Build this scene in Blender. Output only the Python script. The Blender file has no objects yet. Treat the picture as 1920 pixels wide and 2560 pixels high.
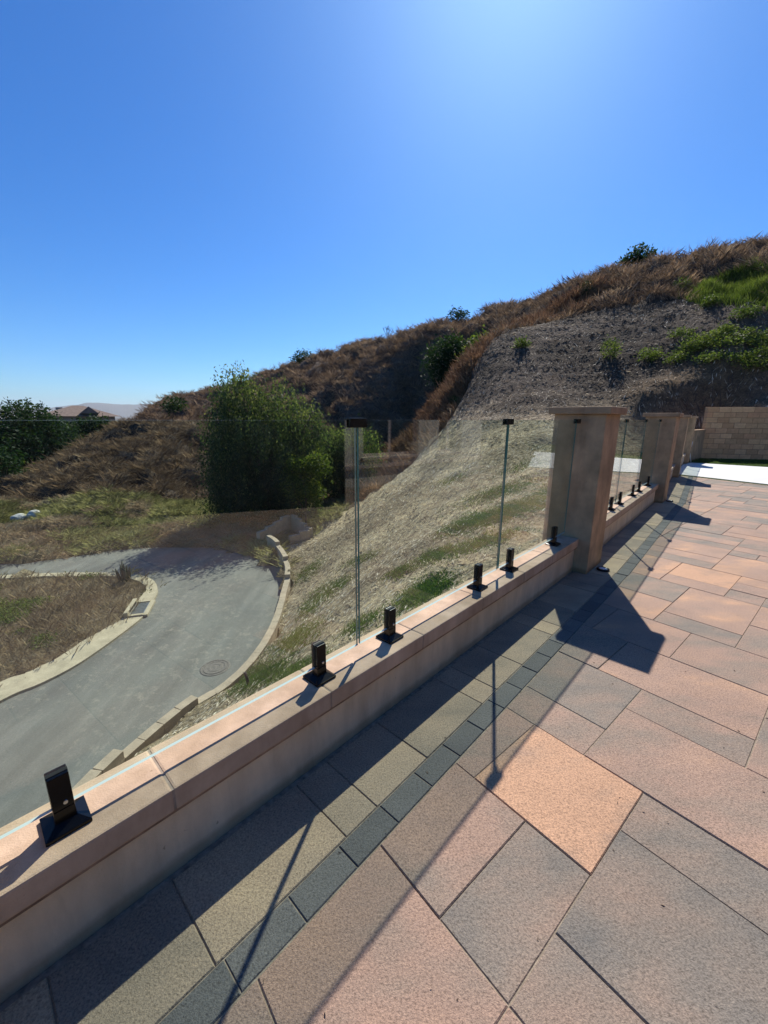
import bpy, bmesh, math, random
import numpy as np
from mathutils import Matrix, Vector
R = math.radians
random.seed(7); rng = np.random.default_rng(7)
S = bpy.context.scene
COL = S.collection

# ------------------------------------------------------------------ camera
FPX, PITCH, ROLL, EYE = 1010.0, R(13.2), R(0.4), 1.5      # measured on the 1920x2560 photograph
cd = bpy.data.cameras.new('camera'); cam = bpy.data.objects.new('camera', cd); COL.objects.link(cam)
cd.sensor_fit = 'HORIZONTAL'; cd.sensor_width = 36.0; cd.lens = 36.0 * FPX / 1920.0
cd.clip_start = 0.05; cd.clip_end = 20000
cam.matrix_world = Matrix.Translation((0, 0, EYE)) @ Matrix.Rotation(R(90) - PITCH, 4, 'X') @ Matrix.Rotation(ROLL, 4, 'Z')
S.camera = cam
# ------------------------------------------------------------------ light
SUN_EL, SUN_HEAD = R(45.2), R(14.6)                        # heading clockwise from +Y
w = bpy.data.worlds.new('World'); S.world = w; w.use_nodes = True
nt = w.node_tree; nt.nodes.clear()
wo = nt.nodes.new('ShaderNodeOutputWorld'); bg = nt.nodes.new('ShaderNodeBackground'); sk = nt.nodes.new('ShaderNodeTexSky')
sk.sky_type = 'NISHITA'; sk.sun_disc = False; sk.sun_elevation = SUN_EL; sk.sun_rotation = SUN_HEAD
sk.altitude = 500; sk.air_density = 1.0; sk.dust_density = 0.7; sk.ozone_density = 4.0
hs = nt.nodes.new('ShaderNodeHueSaturation'); hs.inputs['Saturation'].default_value = 1.30
nt.links.new(sk.outputs[0], hs.inputs['Color']); tn = nt.nodes.new('ShaderNodeMix'); tn.data_type = 'RGBA'; tn.blend_type = 'MULTIPLY'; tn.inputs[0].default_value = 1.0; tn.inputs[7].default_value = (0.53, 0.85, 1.12, 1)
nt.links.new(hs.outputs[0], tn.inputs[6]); nt.links.new(tn.outputs[2], bg.inputs[0])
bg.inputs[1].default_value = 0.082
nt.links.new(bg.outputs[0], wo.inputs[0])
ld = bpy.data.lights.new('sun', 'SUN'); sun = bpy.data.objects.new('sun', ld); COL.objects.link(sun)
ld.energy = 4.6; ld.angle = R(0.53); ld.color = (1.0, 0.94, 0.845)
sd = Vector((math.sin(SUN_HEAD) * math.cos(SUN_EL), math.cos(SUN_HEAD) * math.cos(SUN_EL), math.sin(SUN_EL)))
sun.rotation_euler = sd.to_track_quat('Z', 'Y').to_euler(); sun.location = (5, 20, 30)
S.view_settings.view_transform = 'Standard'; S.view_settings.look = 'None'
S.view_settings.exposure = 0.62; S.view_settings.gamma = 1.0
S.render.engine = 'CYCLES'
S.cycles.transparent_max_bounces = 24
S.cycles.caustics_reflective = False; S.cycles.caustics_refractive = False

# ------------------------------------------------------------------ measuring helpers
_c, _s, _cr, _sr = math.cos(PITCH), math.sin(PITCH), math.cos(ROLL), math.sin(ROLL)
def ray(x, y):
    a, b = x - 960, y - 1280
    X = (a * _cr + b * _sr) / FPX; v = (-a * _sr + b * _cr) / FPX
    return np.array([X, _c - v * _s, -_s - v * _c])
def at_z(x, y, z):
    r = ray(x, y); t = (z - EYE) / r[2]; return np.array([r[0] * t, r[1] * t, z])
def at_d(x, y, d):
    r = ray(x, y); return r * d / math.hypot(r[0], r[1]) + np.array([0, 0, EYE])

# ------------------------------------------------------------------ object helpers
def tag(o, label=None, cat=None, group=None, kind=None):
    if label: o['label'] = label
    if cat: o['category'] = cat
    if group: o['group'] = group
    if kind: o['kind'] = kind
    return o
def link(name, me, mat=None, parent=None, loc=None, rz=None):
    o = bpy.data.objects.new(name, me); COL.objects.link(o)
    if mat is not None:
        if isinstance(mat, (list, tuple)):
            if not me.materials:
                for m in mat: me.materials.append(m)
        elif not me.materials: me.materials.append(mat)
    if parent is not None: o.parent = parent
    if loc is not None: o.location = tuple(loc)
    if rz is not None: o.rotation_euler = (0, 0, rz)
    return o
def empty(name, label, cat, loc=(0, 0, 0), rz=0.0, group=None):
    o = bpy.data.objects.new(name, None); COL.objects.link(o)
    o.location = tuple(loc); o.rotation_euler = (0, 0, rz); o.empty_display_size = 0.1
    return tag(o, label, cat, group)
def copy_tree(o, parent=None):
    c_ = o.copy(); COL.objects.link(c_)
    if parent is not None: c_.parent = parent
    for ch in list(o.children): copy_tree(ch, c_)
    return c_
def mesh_from(name, verts, faces):
    me = bpy.data.meshes.new(name); me.from_pydata([tuple(v) for v in verts], [], faces); me.update(); return me
def np_mesh(name, V, F, attr=None, mats=None, smooth=False):
    """V (n,3), F (m,k) with constant k"""
    V = np.asarray(V, dtype=np.float32); F = np.asarray(F, dtype=np.int32)
    me = bpy.data.meshes.new(name); n, m, k = len(V), len(F), F.shape[1]
    me.vertices.add(n); me.vertices.foreach_set('co', V.ravel())
    me.loops.add(m * k); me.loops.foreach_set('vertex_index', F.ravel())
    me.polygons.add(m); me.polygons.foreach_set('loop_start', np.arange(0, m * k, k, dtype=np.int32))
    me.polygons.foreach_set('loop_total', np.full(m, k, dtype=np.int32))
    if smooth: me.polygons.foreach_set('use_smooth', np.ones(m, dtype=bool))
    me.update(calc_edges=True)
    if attr:
        for an, arr in attr.items():
            arr = np.asarray(arr, dtype=np.float32)
            if arr.ndim == 1:
                a_ = me.attributes.new(an, 'FLOAT', 'POINT'); a_.data.foreach_set('value', arr)
            else:
                a_ = me.attributes.new(an, 'FLOAT_COLOR', 'POINT'); a_.data.foreach_set('color', arr.ravel())
    return me
def bm_box(bm, x0, x1, y0, y1, z0, z1, bevel=0.0, mi=0):
    r = bmesh.ops.create_cube(bm, size=1.0); vs = r['verts']
    bmesh.ops.scale(bm, verts=vs, vec=(x1 - x0, y1 - y0, z1 - z0))
    bmesh.ops.translate(bm, verts=vs, vec=((x0 + x1) / 2, (y0 + y1) / 2, (z0 + z1) / 2))
    fs = {f for v in vs for f in v.link_faces}
    for f in fs: f.material_index = mi
    if bevel > 0:
        es = list({e for v in vs for e in v.link_edges})
        rr = bmesh.ops.bevel(bm, geom=es, offset=bevel, segments=2, affect='EDGES', profile=0.6)
        for f in rr['faces']: f.material_index = mi
def box_mesh(name, x0, x1, y0, y1, z0, z1, bevel=0.0):
    bm = bmesh.new(); bm_box(bm, x0, x1, y0, y1, z0, z1, bevel)
    me = bpy.data.meshes.new(name); bm.to_mesh(me); bm.free(); return me
def bm_mesh(name, bm, smooth=False):
    me = bpy.data.meshes.new(name); bm.to_mesh(me); bm.free()
    if smooth: me.polygons.foreach_set('use_smooth', [True] * len(me.polygons))
    return me
def bm_tube(bm, pts, rad, seg=8):
    pts = [Vector(p) for p in pts]; rings = []
    for i, p in enumerate(pts):
        d = (pts[min(i + 1, len(pts) - 1)] - pts[max(i - 1, 0)]).normalized()
        up = Vector((0, 0, 1)) if abs(d.z) < 0.9 else Vector((1, 0, 0))
        a = d.cross(up).normalized(); b = d.cross(a)
        rr = rad[i] if isinstance(rad, (list, tuple)) else rad
        rings.append([bm.verts.new(p + (a * math.cos(t) + b * math.sin(t)) * rr) for t in [2 * math.pi * k / seg for k in range(seg)]])
    for r0, r1 in zip(rings, rings[1:]):
        for k in range(seg): bm.faces.new((r0[k], r0[(k + 1) % seg], r1[(k + 1) % seg], r1[k]))
    bm.faces.new(rings[0][::-1]); bm.faces.new(rings[-1])
def prism(name, poly, z0, z1):
    n = len(poly)
    V = [(p[0], p[1], z0) for p in poly] + [(p[0], p[1], z1) for p in poly]
    F = [tuple(range(n))[::-1], tuple(range(n, 2 * n))] + [(i, (i + 1) % n, n + (i + 1) % n, n + i) for i in range(n)]
    return mesh_from(name, V, F)

# ------------------------------------------------------------------ noise in numpy
_perm = rng.random((64, 64))
def vnoise(x, y):
    xi = np.floor(x).astype(int); yi = np.floor(y).astype(int); fx = x - xi; fy = y - yi
    fx = fx * fx * (3 - 2 * fx); fy = fy * fy * (3 - 2 * fy)
    g = lambda a, b: _perm[a % 64, b % 64]
    return (g(xi, yi) * (1 - fx) + g(xi + 1, yi) * fx) * (1 - fy) + (g(xi, yi + 1) * (1 - fx) + g(xi + 1, yi + 1) * fx) * fy - 0.5
def fbm(x, y, o=4):
    r = 0; a = 1.0
    for k in range(o): r = r + a * vnoise(x * 2 ** k + 17.3 * k, y * 2 ** k + 5.1 * k); a *= 0.5
    return r

# ------------------------------------------------------------------ materials
def new_mat(name):
    m = bpy.data.materials.new(name); m.use_nodes = True; t = m.node_tree
    return m, t, t.nodes['Principled BSDF']
def N(t, typ, **kw):
    n = t.nodes.new(typ)
    for k, v in kw.items():
        if k in n.inputs: n.inputs[k].default_value = v
        else: setattr(n, k, v)
    return n
def ramp(t, fac, stops, interp='LINEAR'):
    r = t.nodes.new('ShaderNodeValToRGB'); r.color_ramp.interpolation = interp
    e = r.color_ramp.elements
    while len(e) < len(stops): e.new(0.5)
    for el, (p, c_) in zip(e, stops):
        el.position = p; el.color = (c_[0], c_[1], c_[2], 1)
    if fac is not None: t.links.new(fac, r.inputs[0])
    return r
def mix(t, fac, a, b, mode='MIX'):
    n = t.nodes.new('ShaderNodeMix'); n.data_type = 'RGBA'; n.blend_type = mode
    for sock, v in ((n.inputs[0], fac), (n.inputs[6], a), (n.inputs[7], b)):
        if isinstance(v, (int, float)): sock.default_value = v
        elif isinstance(v, tuple): sock.default_value = (*v, 1)
        else: t.links.new(v, sock)
    return n.outputs[2]
def noise(t, vec, scale, detail=4, rough=0.55):
    n = N(t, 'ShaderNodeTexNoise'); n.inputs['Scale'].default_value = scale
    n.inputs['Detail'].default_value = detail; n.inputs['Roughness'].default_value = rough
    if vec is not None: t.links.new(vec, n.inputs['Vector'])
    return n.outputs['Fac']
def bump(t, b, h, strength, dist):
    n = t.nodes.new('ShaderNodeBump'); n.inputs['Strength'].default_value = strength; n.inputs['Distance'].default_value = dist
    t.links.new(h, n.inputs['Height']); t.links.new(n.outputs[0], b.inputs['Normal'])
def objvec(t):
    return t.nodes.new('ShaderNodeNewGeometry').outputs['Position']

def mat_paver(name, stops, seedscale=37.0, blotch=2.2, dark=False):
    m, t, b = new_mat(name)
    oi = t.nodes.new('ShaderNodeObjectInfo'); pos = objvec(t)
    ad = N(t, 'ShaderNodeVectorMath', operation='SCALE'); cx = N(t, 'ShaderNodeCombineXYZ')
    t.links.new(oi.outputs['Random'], cx.inputs[0]); t.links.new(oi.outputs['Random'], cx.inputs[1]); t.links.new(cx.outputs[0], ad.inputs[0]); ad.inputs['Scale'].default_value = seedscale
    av = N(t, 'ShaderNodeVectorMath', operation='ADD'); t.links.new(pos, av.inputs[0]); t.links.new(ad.outputs[0], av.inputs[1])
    mp = t.nodes.new('ShaderNodeMapping'); mp.inputs['Rotation'].default_value = (0, 0, R(-40)); mp.inputs['Scale'].default_value = (1.0, 2.1, 1)
    t.links.new(av.outputs[0], mp.inputs[0])
    nb = noise(t, mp.outputs[0], blotch, 3, 0.55)
    sub = N(t, 'ShaderNodeMath', operation='MULTIPLY_ADD'); t.links.new(nb, sub.inputs[0]); sub.inputs[1].default_value = 1.25
    mr = N(t, 'ShaderNodeMath', operation='MULTIPLY_ADD'); sc_ = N(t, 'ShaderNodeSeparateColor'); t.links.new(oi.outputs['Color'], sc_.inputs[0]); t.links.new(sc_.outputs[0], mr.inputs[0]); mr.inputs[1].default_value = 1.0; mr.inputs[2].default_value = -0.60
    t.links.new(mr.outputs[0], sub.inputs[2])
    base = ramp(t, sub.outputs[0], stops).outputs[0]
    # exposed fine aggregate
    g1 = noise(t, pos, 140, 3, 0.75); g2 = noise(t, pos, 260, 2, 0.6)
    r1 = ramp(t, g1, [(0.32, (0.45, 0.43, 0.41)), (0.5, (1, 1, 1)), (0.70, (1.45, 1.42, 1.36))]).outputs[0]
    c1 = mix(t, 0.85, base, r1, 'MULTIPLY')
    v = N(t, 'ShaderNodeTexVoronoi', Scale=170.0); t.links.new(pos, v.inputs['Vector'])
    r2 = ramp(t, v.outputs['Distance'], [(0.0, (1.5, 1.47, 1.4)), (0.16, (1, 1, 1)), (1.0, (0.86, 0.86, 0.86))]).outputs[0]
    c2 = mix(t, 0.55, c1, r2, 'MULTIPLY')
    st = noise(t, pos, 1.3, 5, 0.65); r3 = ramp(t, st, [(0.35, (0.88, 0.87, 0.86)), (0.6, (1.06, 1.05, 1.04))]).outputs[0]
    c3 = mix(t, 0.8, c2, r3, 'MULTIPLY')
    t.links.new(c3, b.inputs['Base Color'])
    b.inputs['Roughness'].default_value = 0.78; b.inputs['Specular IOR Level'].default_value = 0.35
    hh = N(t, 'ShaderNodeMath', operation='ADD'); t.links.new(g1, hh.inputs[0]); t.links.new(g2, hh.inputs[1])
    bump(t, b, hh.outputs[0], 0.55, 0.004)
    return m
M = {}
M['paver'] = mat_paver('paver_blend', [(0.0, (0.150, 0.139, 0.124)), (0.2, (0.205, 0.173, 0.143)), (0.4, (0.255, 0.192, 0.150)), (0.6, (0.320, 0.215, 0.163)), (0.78, (0.355, 0.232, 0.168)), (0.9, (0.42, 0.262, 0.172)), (1.0, (0.49, 0.292, 0.183))])
M['paver_border'] = mat_paver('paver_border_blend', [(0.0, (0.20, 0.172, 0.132)), (0.3, (0.285, 0.23, 0.165)), (0.6, (0.37, 0.285, 0.195)), (1.0, (0.43, 0.335, 0.215))])
M['paver_dark'] = mat_paver('paver_charcoal', [(0.0, (0.085, 0.087, 0.086)), (0.5, (0.115, 0.117, 0.112)), (1.0, (0.155, 0.15, 0.14))])

def simple(name, col, rough=0.7, spec=0.4, nscale=None, namt=0.25, bscale=None, bstr=0.3, bdist=0.01, metal=0.0, n2=None):
    m, t, b = new_mat(name)
    b.inputs['Roughness'].default_value = rough; b.inputs['Specular IOR Level'].default_value = spec; b.inputs['Metallic'].default_value = metal
    pos = objvec(t); cur = None
    if nscale:
        f = noise(t, pos, nscale, 5, 0.6)
        lo = tuple(c_ * (1 - namt) for c_ in col); hi = tuple(min(1, c_ * (1 + namt)) for c_ in col)
        cur = ramp(t, f, [(0.3, lo), (0.7, hi)]).outputs[0]
    if n2:
        f2 = noise(t, pos, n2[0], 3, 0.7)
        r2 = ramp(t, f2, [(0.3, (1 - n2[1],) * 3), (0.7, (1 + n2[1],) * 3)]).outputs[0]
        cur = mix(t, 1.0, cur if cur is not None else col, r2, 'MULTIPLY')
    if cur is not None: t.links.new(cur, b.inputs['Base Color'])
    else: b.inputs['Base Color'].default_value = (*col, 1)
    if bscale: bump(t, b, noise(t, pos, bscale, 4, 0.6), bstr, bdist)
    return m
M['sand'] = simple('joint_sand', (0.27, 0.225, 0.17), 0.95, 0.1, 40, 0.4, 200, 0.5, 0.004)
def mat_stucco(name, a, b_, sc=2.2, bs=0.35):
    m, t, b = new_mat(name); pos = objvec(t)
    f = noise(t, pos, sc, 6, 0.62); cur = ramp(t, f, [(0.3, a), (0.7, b_)]).outputs[0]
    mp = t.nodes.new('ShaderNodeMapping'); mp.inputs['Scale'].default_value = (1, 1, 0.25); t.links.new(pos, mp.inputs[0])
    f2 = noise(t, mp.outputs[0], 9, 4, 0.6); r2 = ramp(t, f2, [(0.35, (0.86, 0.85, 0.84)), (0.65, (1.08, 1.07, 1.06))]).outputs[0]
    cur = mix(t, 0.8, cur, r2, 'MULTIPLY')
    v = noise(t, pos, 38, 2, 0.5); r4 = ramp(t, v, [(0.20, (0.55, 0.5, 0.45)), (0.27, (1, 1, 1))]).outputs[0]
    cur = mix(t, 0.8, cur, r4, 'MULTIPLY')
    sx = N(t, 'ShaderNodeSeparateXYZ'); t.links.new(pos, sx.inputs[0]); dn = N(t, 'ShaderNodeMath', operation='MULTIPLY_ADD'); t.links.new(noise(t, pos, 6, 5, 0.7), dn.inputs[0]); dn.inputs[1].default_value = -0.05; t.links.new(sx.outputs[2], dn.inputs[2])
    rd = ramp(t, dn.outputs[0], [(0.0, (0.62, 0.56, 0.5)), (0.03, (1, 1, 1))]).outputs[0]; cur = mix(t, 0.8, cur, rd, 'MULTIPLY')
    f5 = noise(t, mp.outputs[0], 3.2, 6, 0.7); cur = mix(t, 0.7, cur, ramp(t, f5, [(0.36, (0.80, 0.77, 0.74)), (0.5, (1, 1, 1)), (0.66, (1.14, 1.12, 1.10))]).outputs[0], 'MULTIPLY')
    t.links.new(cur, b.inputs['Base Color']); b.inputs['Roughness'].default_value = 0.85; b.inputs['Specular IOR Level'].default_value = 0.25
    hn = N(t, 'ShaderNodeMath', operation='ADD'); t.links.new(noise(t, pos, 14, 5, 0.6), hn.inputs[0]); t.links.new(noise(t, pos, 180, 2, 0.6), hn.inputs[1])
    bump(t, b, hn.outputs[0], bs, 0.006)
    return m
M['stucco'] = mat_stucco('wall_stucco', (0.68, 0.51, 0.33), (0.80, 0.63, 0.44))
M['pillar'] = mat_stucco('pillar_smooth_stucco', (0.26, 0.19, 0.115), (0.55, 0.37, 0.22), 3.4, 0.4)
M['cap'] = mat_stucco('precast_cap', (0.43, 0.30, 0.20), (0.62, 0.455, 0.33), 3.5, 0.3)
M['pcap'] = mat_stucco('pillar_cap', (0.30, 0.195, 0.11), (0.42, 0.28, 0.17), 3.0, 0.15)
M['cap_shadow_strip'] = simple('cap_shadow_line', (0.30, 0.20, 0.135), 0.95, 0.1, 9, 0.5, 60, 0.8, 0.01)  # brown of the strip that draws the shadow line beneath the cap stones
M['grout'] = simple('cap_grout', (0.34, 0.27, 0.21), 0.9, 0.2, 30, 0.2)
M['black'] = simple('black_powder_coat', (0.004, 0.004, 0.005), 0.2, 0.22, 300, 0.2, 700, 0.03, 0.001)
M['rubber'] = simple('black_rubber', (0.012, 0.012, 0.012), 0.7, 0.3)
M['steel'] = simple('bright_screw', (0.6, 0.6, 0.6), 0.25, 0.5, metal=1.0)

def mat_glass():
    m = bpy.data.materials.new('clear_glass_pane'); m.use_nodes = True; t = m.node_tree; t.nodes.clear()
    out = N(t, 'ShaderNodeOutputMaterial'); tr = N(t, 'ShaderNodeBsdfTransparent'); tr.inputs[0].default_value = (0.912, 0.966, 0.932, 1)
    gl = N(t, 'ShaderNodeBsdfGlossy'); gl.inputs['Roughness'].default_value = 0.0; gl.inputs['Color'].default_value = (1, 1, 1, 1)
    g = N(t, 'ShaderNodeNewGeometry'); d = N(t, 'ShaderNodeVectorMath', operation='DOT_PRODUCT')
    t.links.new(g.outputs['Normal'], d.inputs[0]); t.links.new(g.outputs['Incoming'], d.inputs[1])
    ab = N(t, 'ShaderNodeMath', operation='ABSOLUTE'); t.links.new(d.outputs['Value'], ab.inputs[0])
    om = N(t, 'ShaderNodeMath', operation='SUBTRACT'); om.inputs[0].default_value = 1.0; t.links.new(ab.outputs[0], om.inputs[1])
    pw = N(t, 'ShaderNodeMath', operation='POWER'); t.links.new(om.outputs[0], pw.inputs[0]); pw.inputs[1].default_value = 5.0
    ma = N(t, 'ShaderNodeMath', operation='MULTIPLY_ADD'); t.links.new(pw.outputs[0], ma.inputs[0]); ma.inputs[1].default_value = 0.95; ma.inputs[2].default_value = 0.057
    mx = N(t, 'ShaderNodeMixShader'); t.links.new(ma.outputs[0], mx.inputs[0]); t.links.new(tr.outputs[0], mx.inputs[1]); t.links.new(gl.outputs[0], mx.inputs[2])
    df = N(t, 'ShaderNodeBsdfDiffuse'); df.inputs[0].default_value = (0.7, 0.7, 0.68, 1); gp_ = objvec(t)
    dz = ramp(t, noise(t, gp_, 3.0, 6, 0.75), [(0.45, (0.0,) * 3), (0.8, (0.018,) * 3)]).outputs[0]
    m2 = N(t, 'ShaderNodeMixShader'); t.links.new(dz, m2.inputs[0]); t.links.new(mx.outputs[0], m2.inputs[1]); t.links.new(df.outputs[0], m2.inputs[2])
    t.links.new(m2.outputs[0], out.inputs[0]); return m
M['glass'] = mat_glass()
def mat_edge():
    m, t, b = new_mat('polished_glass_edge')
    b.inputs['Base Color'].default_value = (0.05, 0.17, 0.16, 1); b.inputs['Roughness'].default_value = 0.12
    b.inputs['Specular IOR Level'].default_value = 0.6; b.inputs['Transmission Weight'].default_value = 0.1
    return m
M['glass_edge'] = mat_edge()
M['rim_glint'] = simple('glass_rim_glint', (0.62, 0.72, 0.70), 0.15, 0.8)  # sun glint on top and bottom pane edges, painted as a pale colour
def mat_asphalt():
    m, t, b = new_mat('worn_asphalt'); pos = objvec(t)
    mp = t.nodes.new('ShaderNodeMapping'); mp.inputs['Rotation'].default_value = (0, 0, R(-12)); mp.inputs['Scale'].default_value = (1.6, 0.28, 1); t.links.new(pos, mp.inputs[0])
    f = noise(t, mp.outputs[0], 0.8, 6, 0.65); a = ramp(t, f, [(0.32, (0.12, 0.12, 0.108)), (0.55, (0.165, 0.165, 0.148)), (0.75, (0.235, 0.23, 0.205))]).outputs[0]
    f2 = noise(t, pos, 0.45, 5, 0.6); a = mix(t, 0.8, a, ramp(t, f2, [(0.35, (0.85, 0.85, 0.86)), (0.68, (1.12, 1.11, 1.07))]).outputs[0], 'MULTIPLY')
    # pale dusty patches towards the retaining wall
    f3 = noise(t, pos, 5.5, 6, 0.75); du = ramp(t, f3, [(0.52, (0, 0, 0)), (0.68, (1, 1, 1))]).outputs[0]
    f4 = noise(t, pos, 0.33, 3, 0.5); dm = ramp(t, f4, [(0.40, (0, 0, 0)), (0.62, (0.7, 0.7, 0.7))]).outputs[0]
    a = mix(t, mix(t, 1.0, du, dm, 'MULTIPLY'), a, (0.30, 0.275, 0.22))
    g = noise(t, pos, 30, 4, 0.8); a = mix(t, 0.8, a, ramp(t, g, [(0.3, (0.75, 0.75, 0.75)), (0.7, (1.25, 1.25, 1.25))]).outputs[0], 'MULTIPLY')
    t.links.new(a, b.inputs['Base Color']); b.inputs['Roughness'].default_value = 0.85; b.inputs['Specular IOR Level'].default_value = 0.3
    bump(t, b, noise(t, pos, 70, 3, 0.7), 0.6, 0.01); return m
M['asphalt'] = mat_asphalt()
M['kerb'] = simple('dusty_concrete_kerb', (0.42, 0.36, 0.25), 0.9, 0.2, 3, 0.18, 40, 0.3, 0.01, n2=(25, 0.12))
M['slab'] = simple('pale_concrete_slab', (0.60, 0.60, 0.575), 0.8, 0.3, 1.2, 0.10, 60, 0.15, 0.003)
M['turf'] = simple('turf_base', (0.03, 0.05, 0.015), 0.95, 0.1, 20, 0.4)
M['rblock'] = simple('split_face_tan_block', (0.38, 0.31, 0.225), 0.9, 0.2, 4, 0.15, 60, 0.5, 0.01, n2=(40, 0.15))
M['bblock'] = None
def mat_bblock():
    m, t, b = new_mat('slump_block'); pos = objvec(t); oi = t.nodes.new('ShaderNodeObjectInfo')
    a = ramp(t, oi.outputs['Random'], [(0.0, (0.46, 0.27, 0.14)), (0.3, (0.58, 0.36, 0.19)), (0.6, (0.66, 0.41, 0.22)), (0.8, (0.54, 0.30, 0.16)), (1.0, (0.50, 0.32, 0.17))]).outputs[0]
    f = noise(t, pos, 9, 5, 0.7); a = mix(t, 0.9, a, ramp(t, f, [(0.3, (0.82, 0.82, 0.82)), (0.7, (1.15, 1.15, 1.15))]).outputs[0], 'MULTIPLY')
    t.links.new(a, b.inputs['Base Color']); b.inputs['Roughness'].default_value = 0.9; b.inputs['Specular IOR Level'].default_value = 0.2
    bump(t, b, noise(t, pos, 25, 4, 0.7), 0.6, 0.02); return m
M['bblock'] = mat_bblock()
M['mortar'] = simple('dark_mortar', (0.20, 0.125, 0.085), 0.95, 0.1, 30, 0.2)
M['white'] = simple('white_plastic', (0.75, 0.75, 0.73), 0.4, 0.5)
M['lens'] = simple('frosted_lens', (0.6, 0.62, 0.66), 0.2, 0.6)
M['iron'] = simple('cast_iron', (0.13, 0.115, 0.10), 0.7, 0.4, 20, 0.3, 60, 0.3, 0.005)
M['grate'] = simple('galvanised_grate', (0.33, 0.35, 0.34), 0.5, 0.5, 15, 0.2, metal=0.5)
M['pit'] = simple('catch_basin_shadow', (0.05, 0.05, 0.045), 0.95, 0.1)
M['rock'] = simple('pale_boulder', (0.55, 0.53, 0.49), 0.9, 0.2, 6, 0.2, 14, 0.6, 0.05)
M['bark'] = simple('grey_bark', (0.12, 0.09, 0.065), 0.95, 0.1, 8, 0.35, 25, 0.7, 0.03)
M['house'] = mat_stucco('house_stucco', (0.72, 0.66, 0.56), (0.80, 0.74, 0.63), 1.0, 0.2)
M['trim'] = simple('window_frame_pale', (0.62, 0.50, 0.45), 0.6, 0.3)
M['window'] = simple('dark_window_glass', (0.02, 0.024, 0.028), 0.04, 0.8)
M['rtile'] = simple('clay_roof_tile', (0.20, 0.15, 0.12), 0.9, 0.2, 3, 0.25)
M['house_shade'] = mat_stucco('house_wall_shade_brown', (0.06, 0.045, 0.035), (0.09, 0.07, 0.05), 1.0, 0.2)  # shade of the end wall and wing put into a dark brown
M['far_wall'] = simple('distant_house_wall', (0.30, 0.26, 0.22), 0.9, 0.2)  # even tone for walls and chimneys of the distant houses

def mat_leaf(name, stops, trans=0.35, rough=0.6, ttint=(1.25, 1.35, 0.6)):
    """foliage / straw material driven by the per-leaf attribute rnd"""
    m = bpy.data.materials.new(name); m.use_nodes = True; t = m.node_tree; t.nodes.clear()
    out = N(t, 'ShaderNodeOutputMaterial'); at = N(t, 'ShaderNodeAttribute', attribute_name='rnd')
    nf = noise(t, objvec(t), 0.35, 3, 0.6); sf = N(t, 'ShaderNodeMath', operation='MULTIPLY_ADD'); t.links.new(nf, sf.inputs[0]); sf.inputs[1].default_value = 1.1; sf.inputs[2].default_value = -0.55
    ff = N(t, 'ShaderNodeMath', operation='ADD'); t.links.new(at.outputs['Fac'], ff.inputs[0]); t.links.new(sf.outputs[0], ff.inputs[1]); ff.use_clamp = True
    c_ = ramp(t, ff.outputs[0], stops).outputs[0]
    df = N(t, 'ShaderNodeBsdfPrincipled'); t.links.new(c_, df.inputs['Base Color']); df.inputs['Roughness'].default_value = rough; df.inputs['Specular IOR Level'].default_value = 0.12
    tl = N(t, 'ShaderNodeBsdfTranslucent'); t.links.new(mix(t, 1.0, c_, ttint, 'MULTIPLY'), tl.inputs[0])
    mx = N(t, 'ShaderNodeMixShader'); mx.inputs[0].default_value = trans
    t.links.new(df.outputs[0], mx.inputs[1]); t.links.new(tl.outputs[0], mx.inputs[2]); t.links.new(mx.outputs[0], out.inputs[0])
    return m
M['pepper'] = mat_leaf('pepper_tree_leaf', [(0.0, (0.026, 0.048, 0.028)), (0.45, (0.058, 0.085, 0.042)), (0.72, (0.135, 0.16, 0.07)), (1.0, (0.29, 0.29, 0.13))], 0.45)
M['yellowleaf'] = mat_leaf('yellow_green_leaf', [(0.0, (0.035, 0.06, 0.018)), (0.5, (0.09, 0.13, 0.03)), (1.0, (0.24, 0.24, 0.06))], 0.45)
M['oak'] = mat_leaf('dark_oak_leaf', [(0.0, (0.014, 0.035, 0.016)), (0.7, (0.03, 0.06, 0.02)), (1.0, (0.09, 0.12, 0.035))], 0.3)
M['greenleaf'] = mat_leaf('bright_weed_leaf', [(0.0, (0.04, 0.065, 0.015)), (0.5, (0.09, 0.13, 0.032)), (1.0, (0.19, 0.22, 0.07))], 0.4)
M['brush'] = mat_leaf('dry_mustard_stalk', [(0.0, (0.14, 0.112, 0.088)), (0.45, (0.26, 0.208, 0.16)), (0.8, (0.38, 0.32, 0.25)), (1.0, (0.54, 0.48, 0.38))], 0.4, 0.8, (1.2, 1.0, 0.8))
M['rust'] = mat_leaf('rust_red_stalk', [(0.0, (0.17, 0.11, 0.075)), (0.5, (0.32, 0.215, 0.145)), (1.0, (0.50, 0.38, 0.27))], 0.4, 0.8, (1.2, 1.0, 0.8))
M['straw'] = mat_leaf('cut_straw', [(0.0, (0.10, 0.078, 0.06)), (0.2, (0.24, 0.19, 0.135)), (0.45, (0.46, 0.37, 0.25)), (0.8, (0.66, 0.56, 0.40)), (1.0, (0.82, 0.75, 0.60))], 0.35, 0.8, (1, 1, 1))
M['weedy'] = mat_leaf('dry_weed_stem', [(0.0, (0.20, 0.155, 0.115)), (0.5, (0.40, 0.32, 0.235)), (1.0, (0.62, 0.53, 0.40))], 0.45, 0.8, (1, .95, .8))
M['sage'] = mat_leaf('pale_sage_tuft', [(0.0, (0.20, 0.19, 0.10)), (0.4, (0.36, 0.36, 0.17)), (0.75, (0.48, 0.46, 0.25)), (1.0, (0.60, 0.53, 0.36))], 0.4, 0.8, (1.1, 1.05, 0.85))
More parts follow.
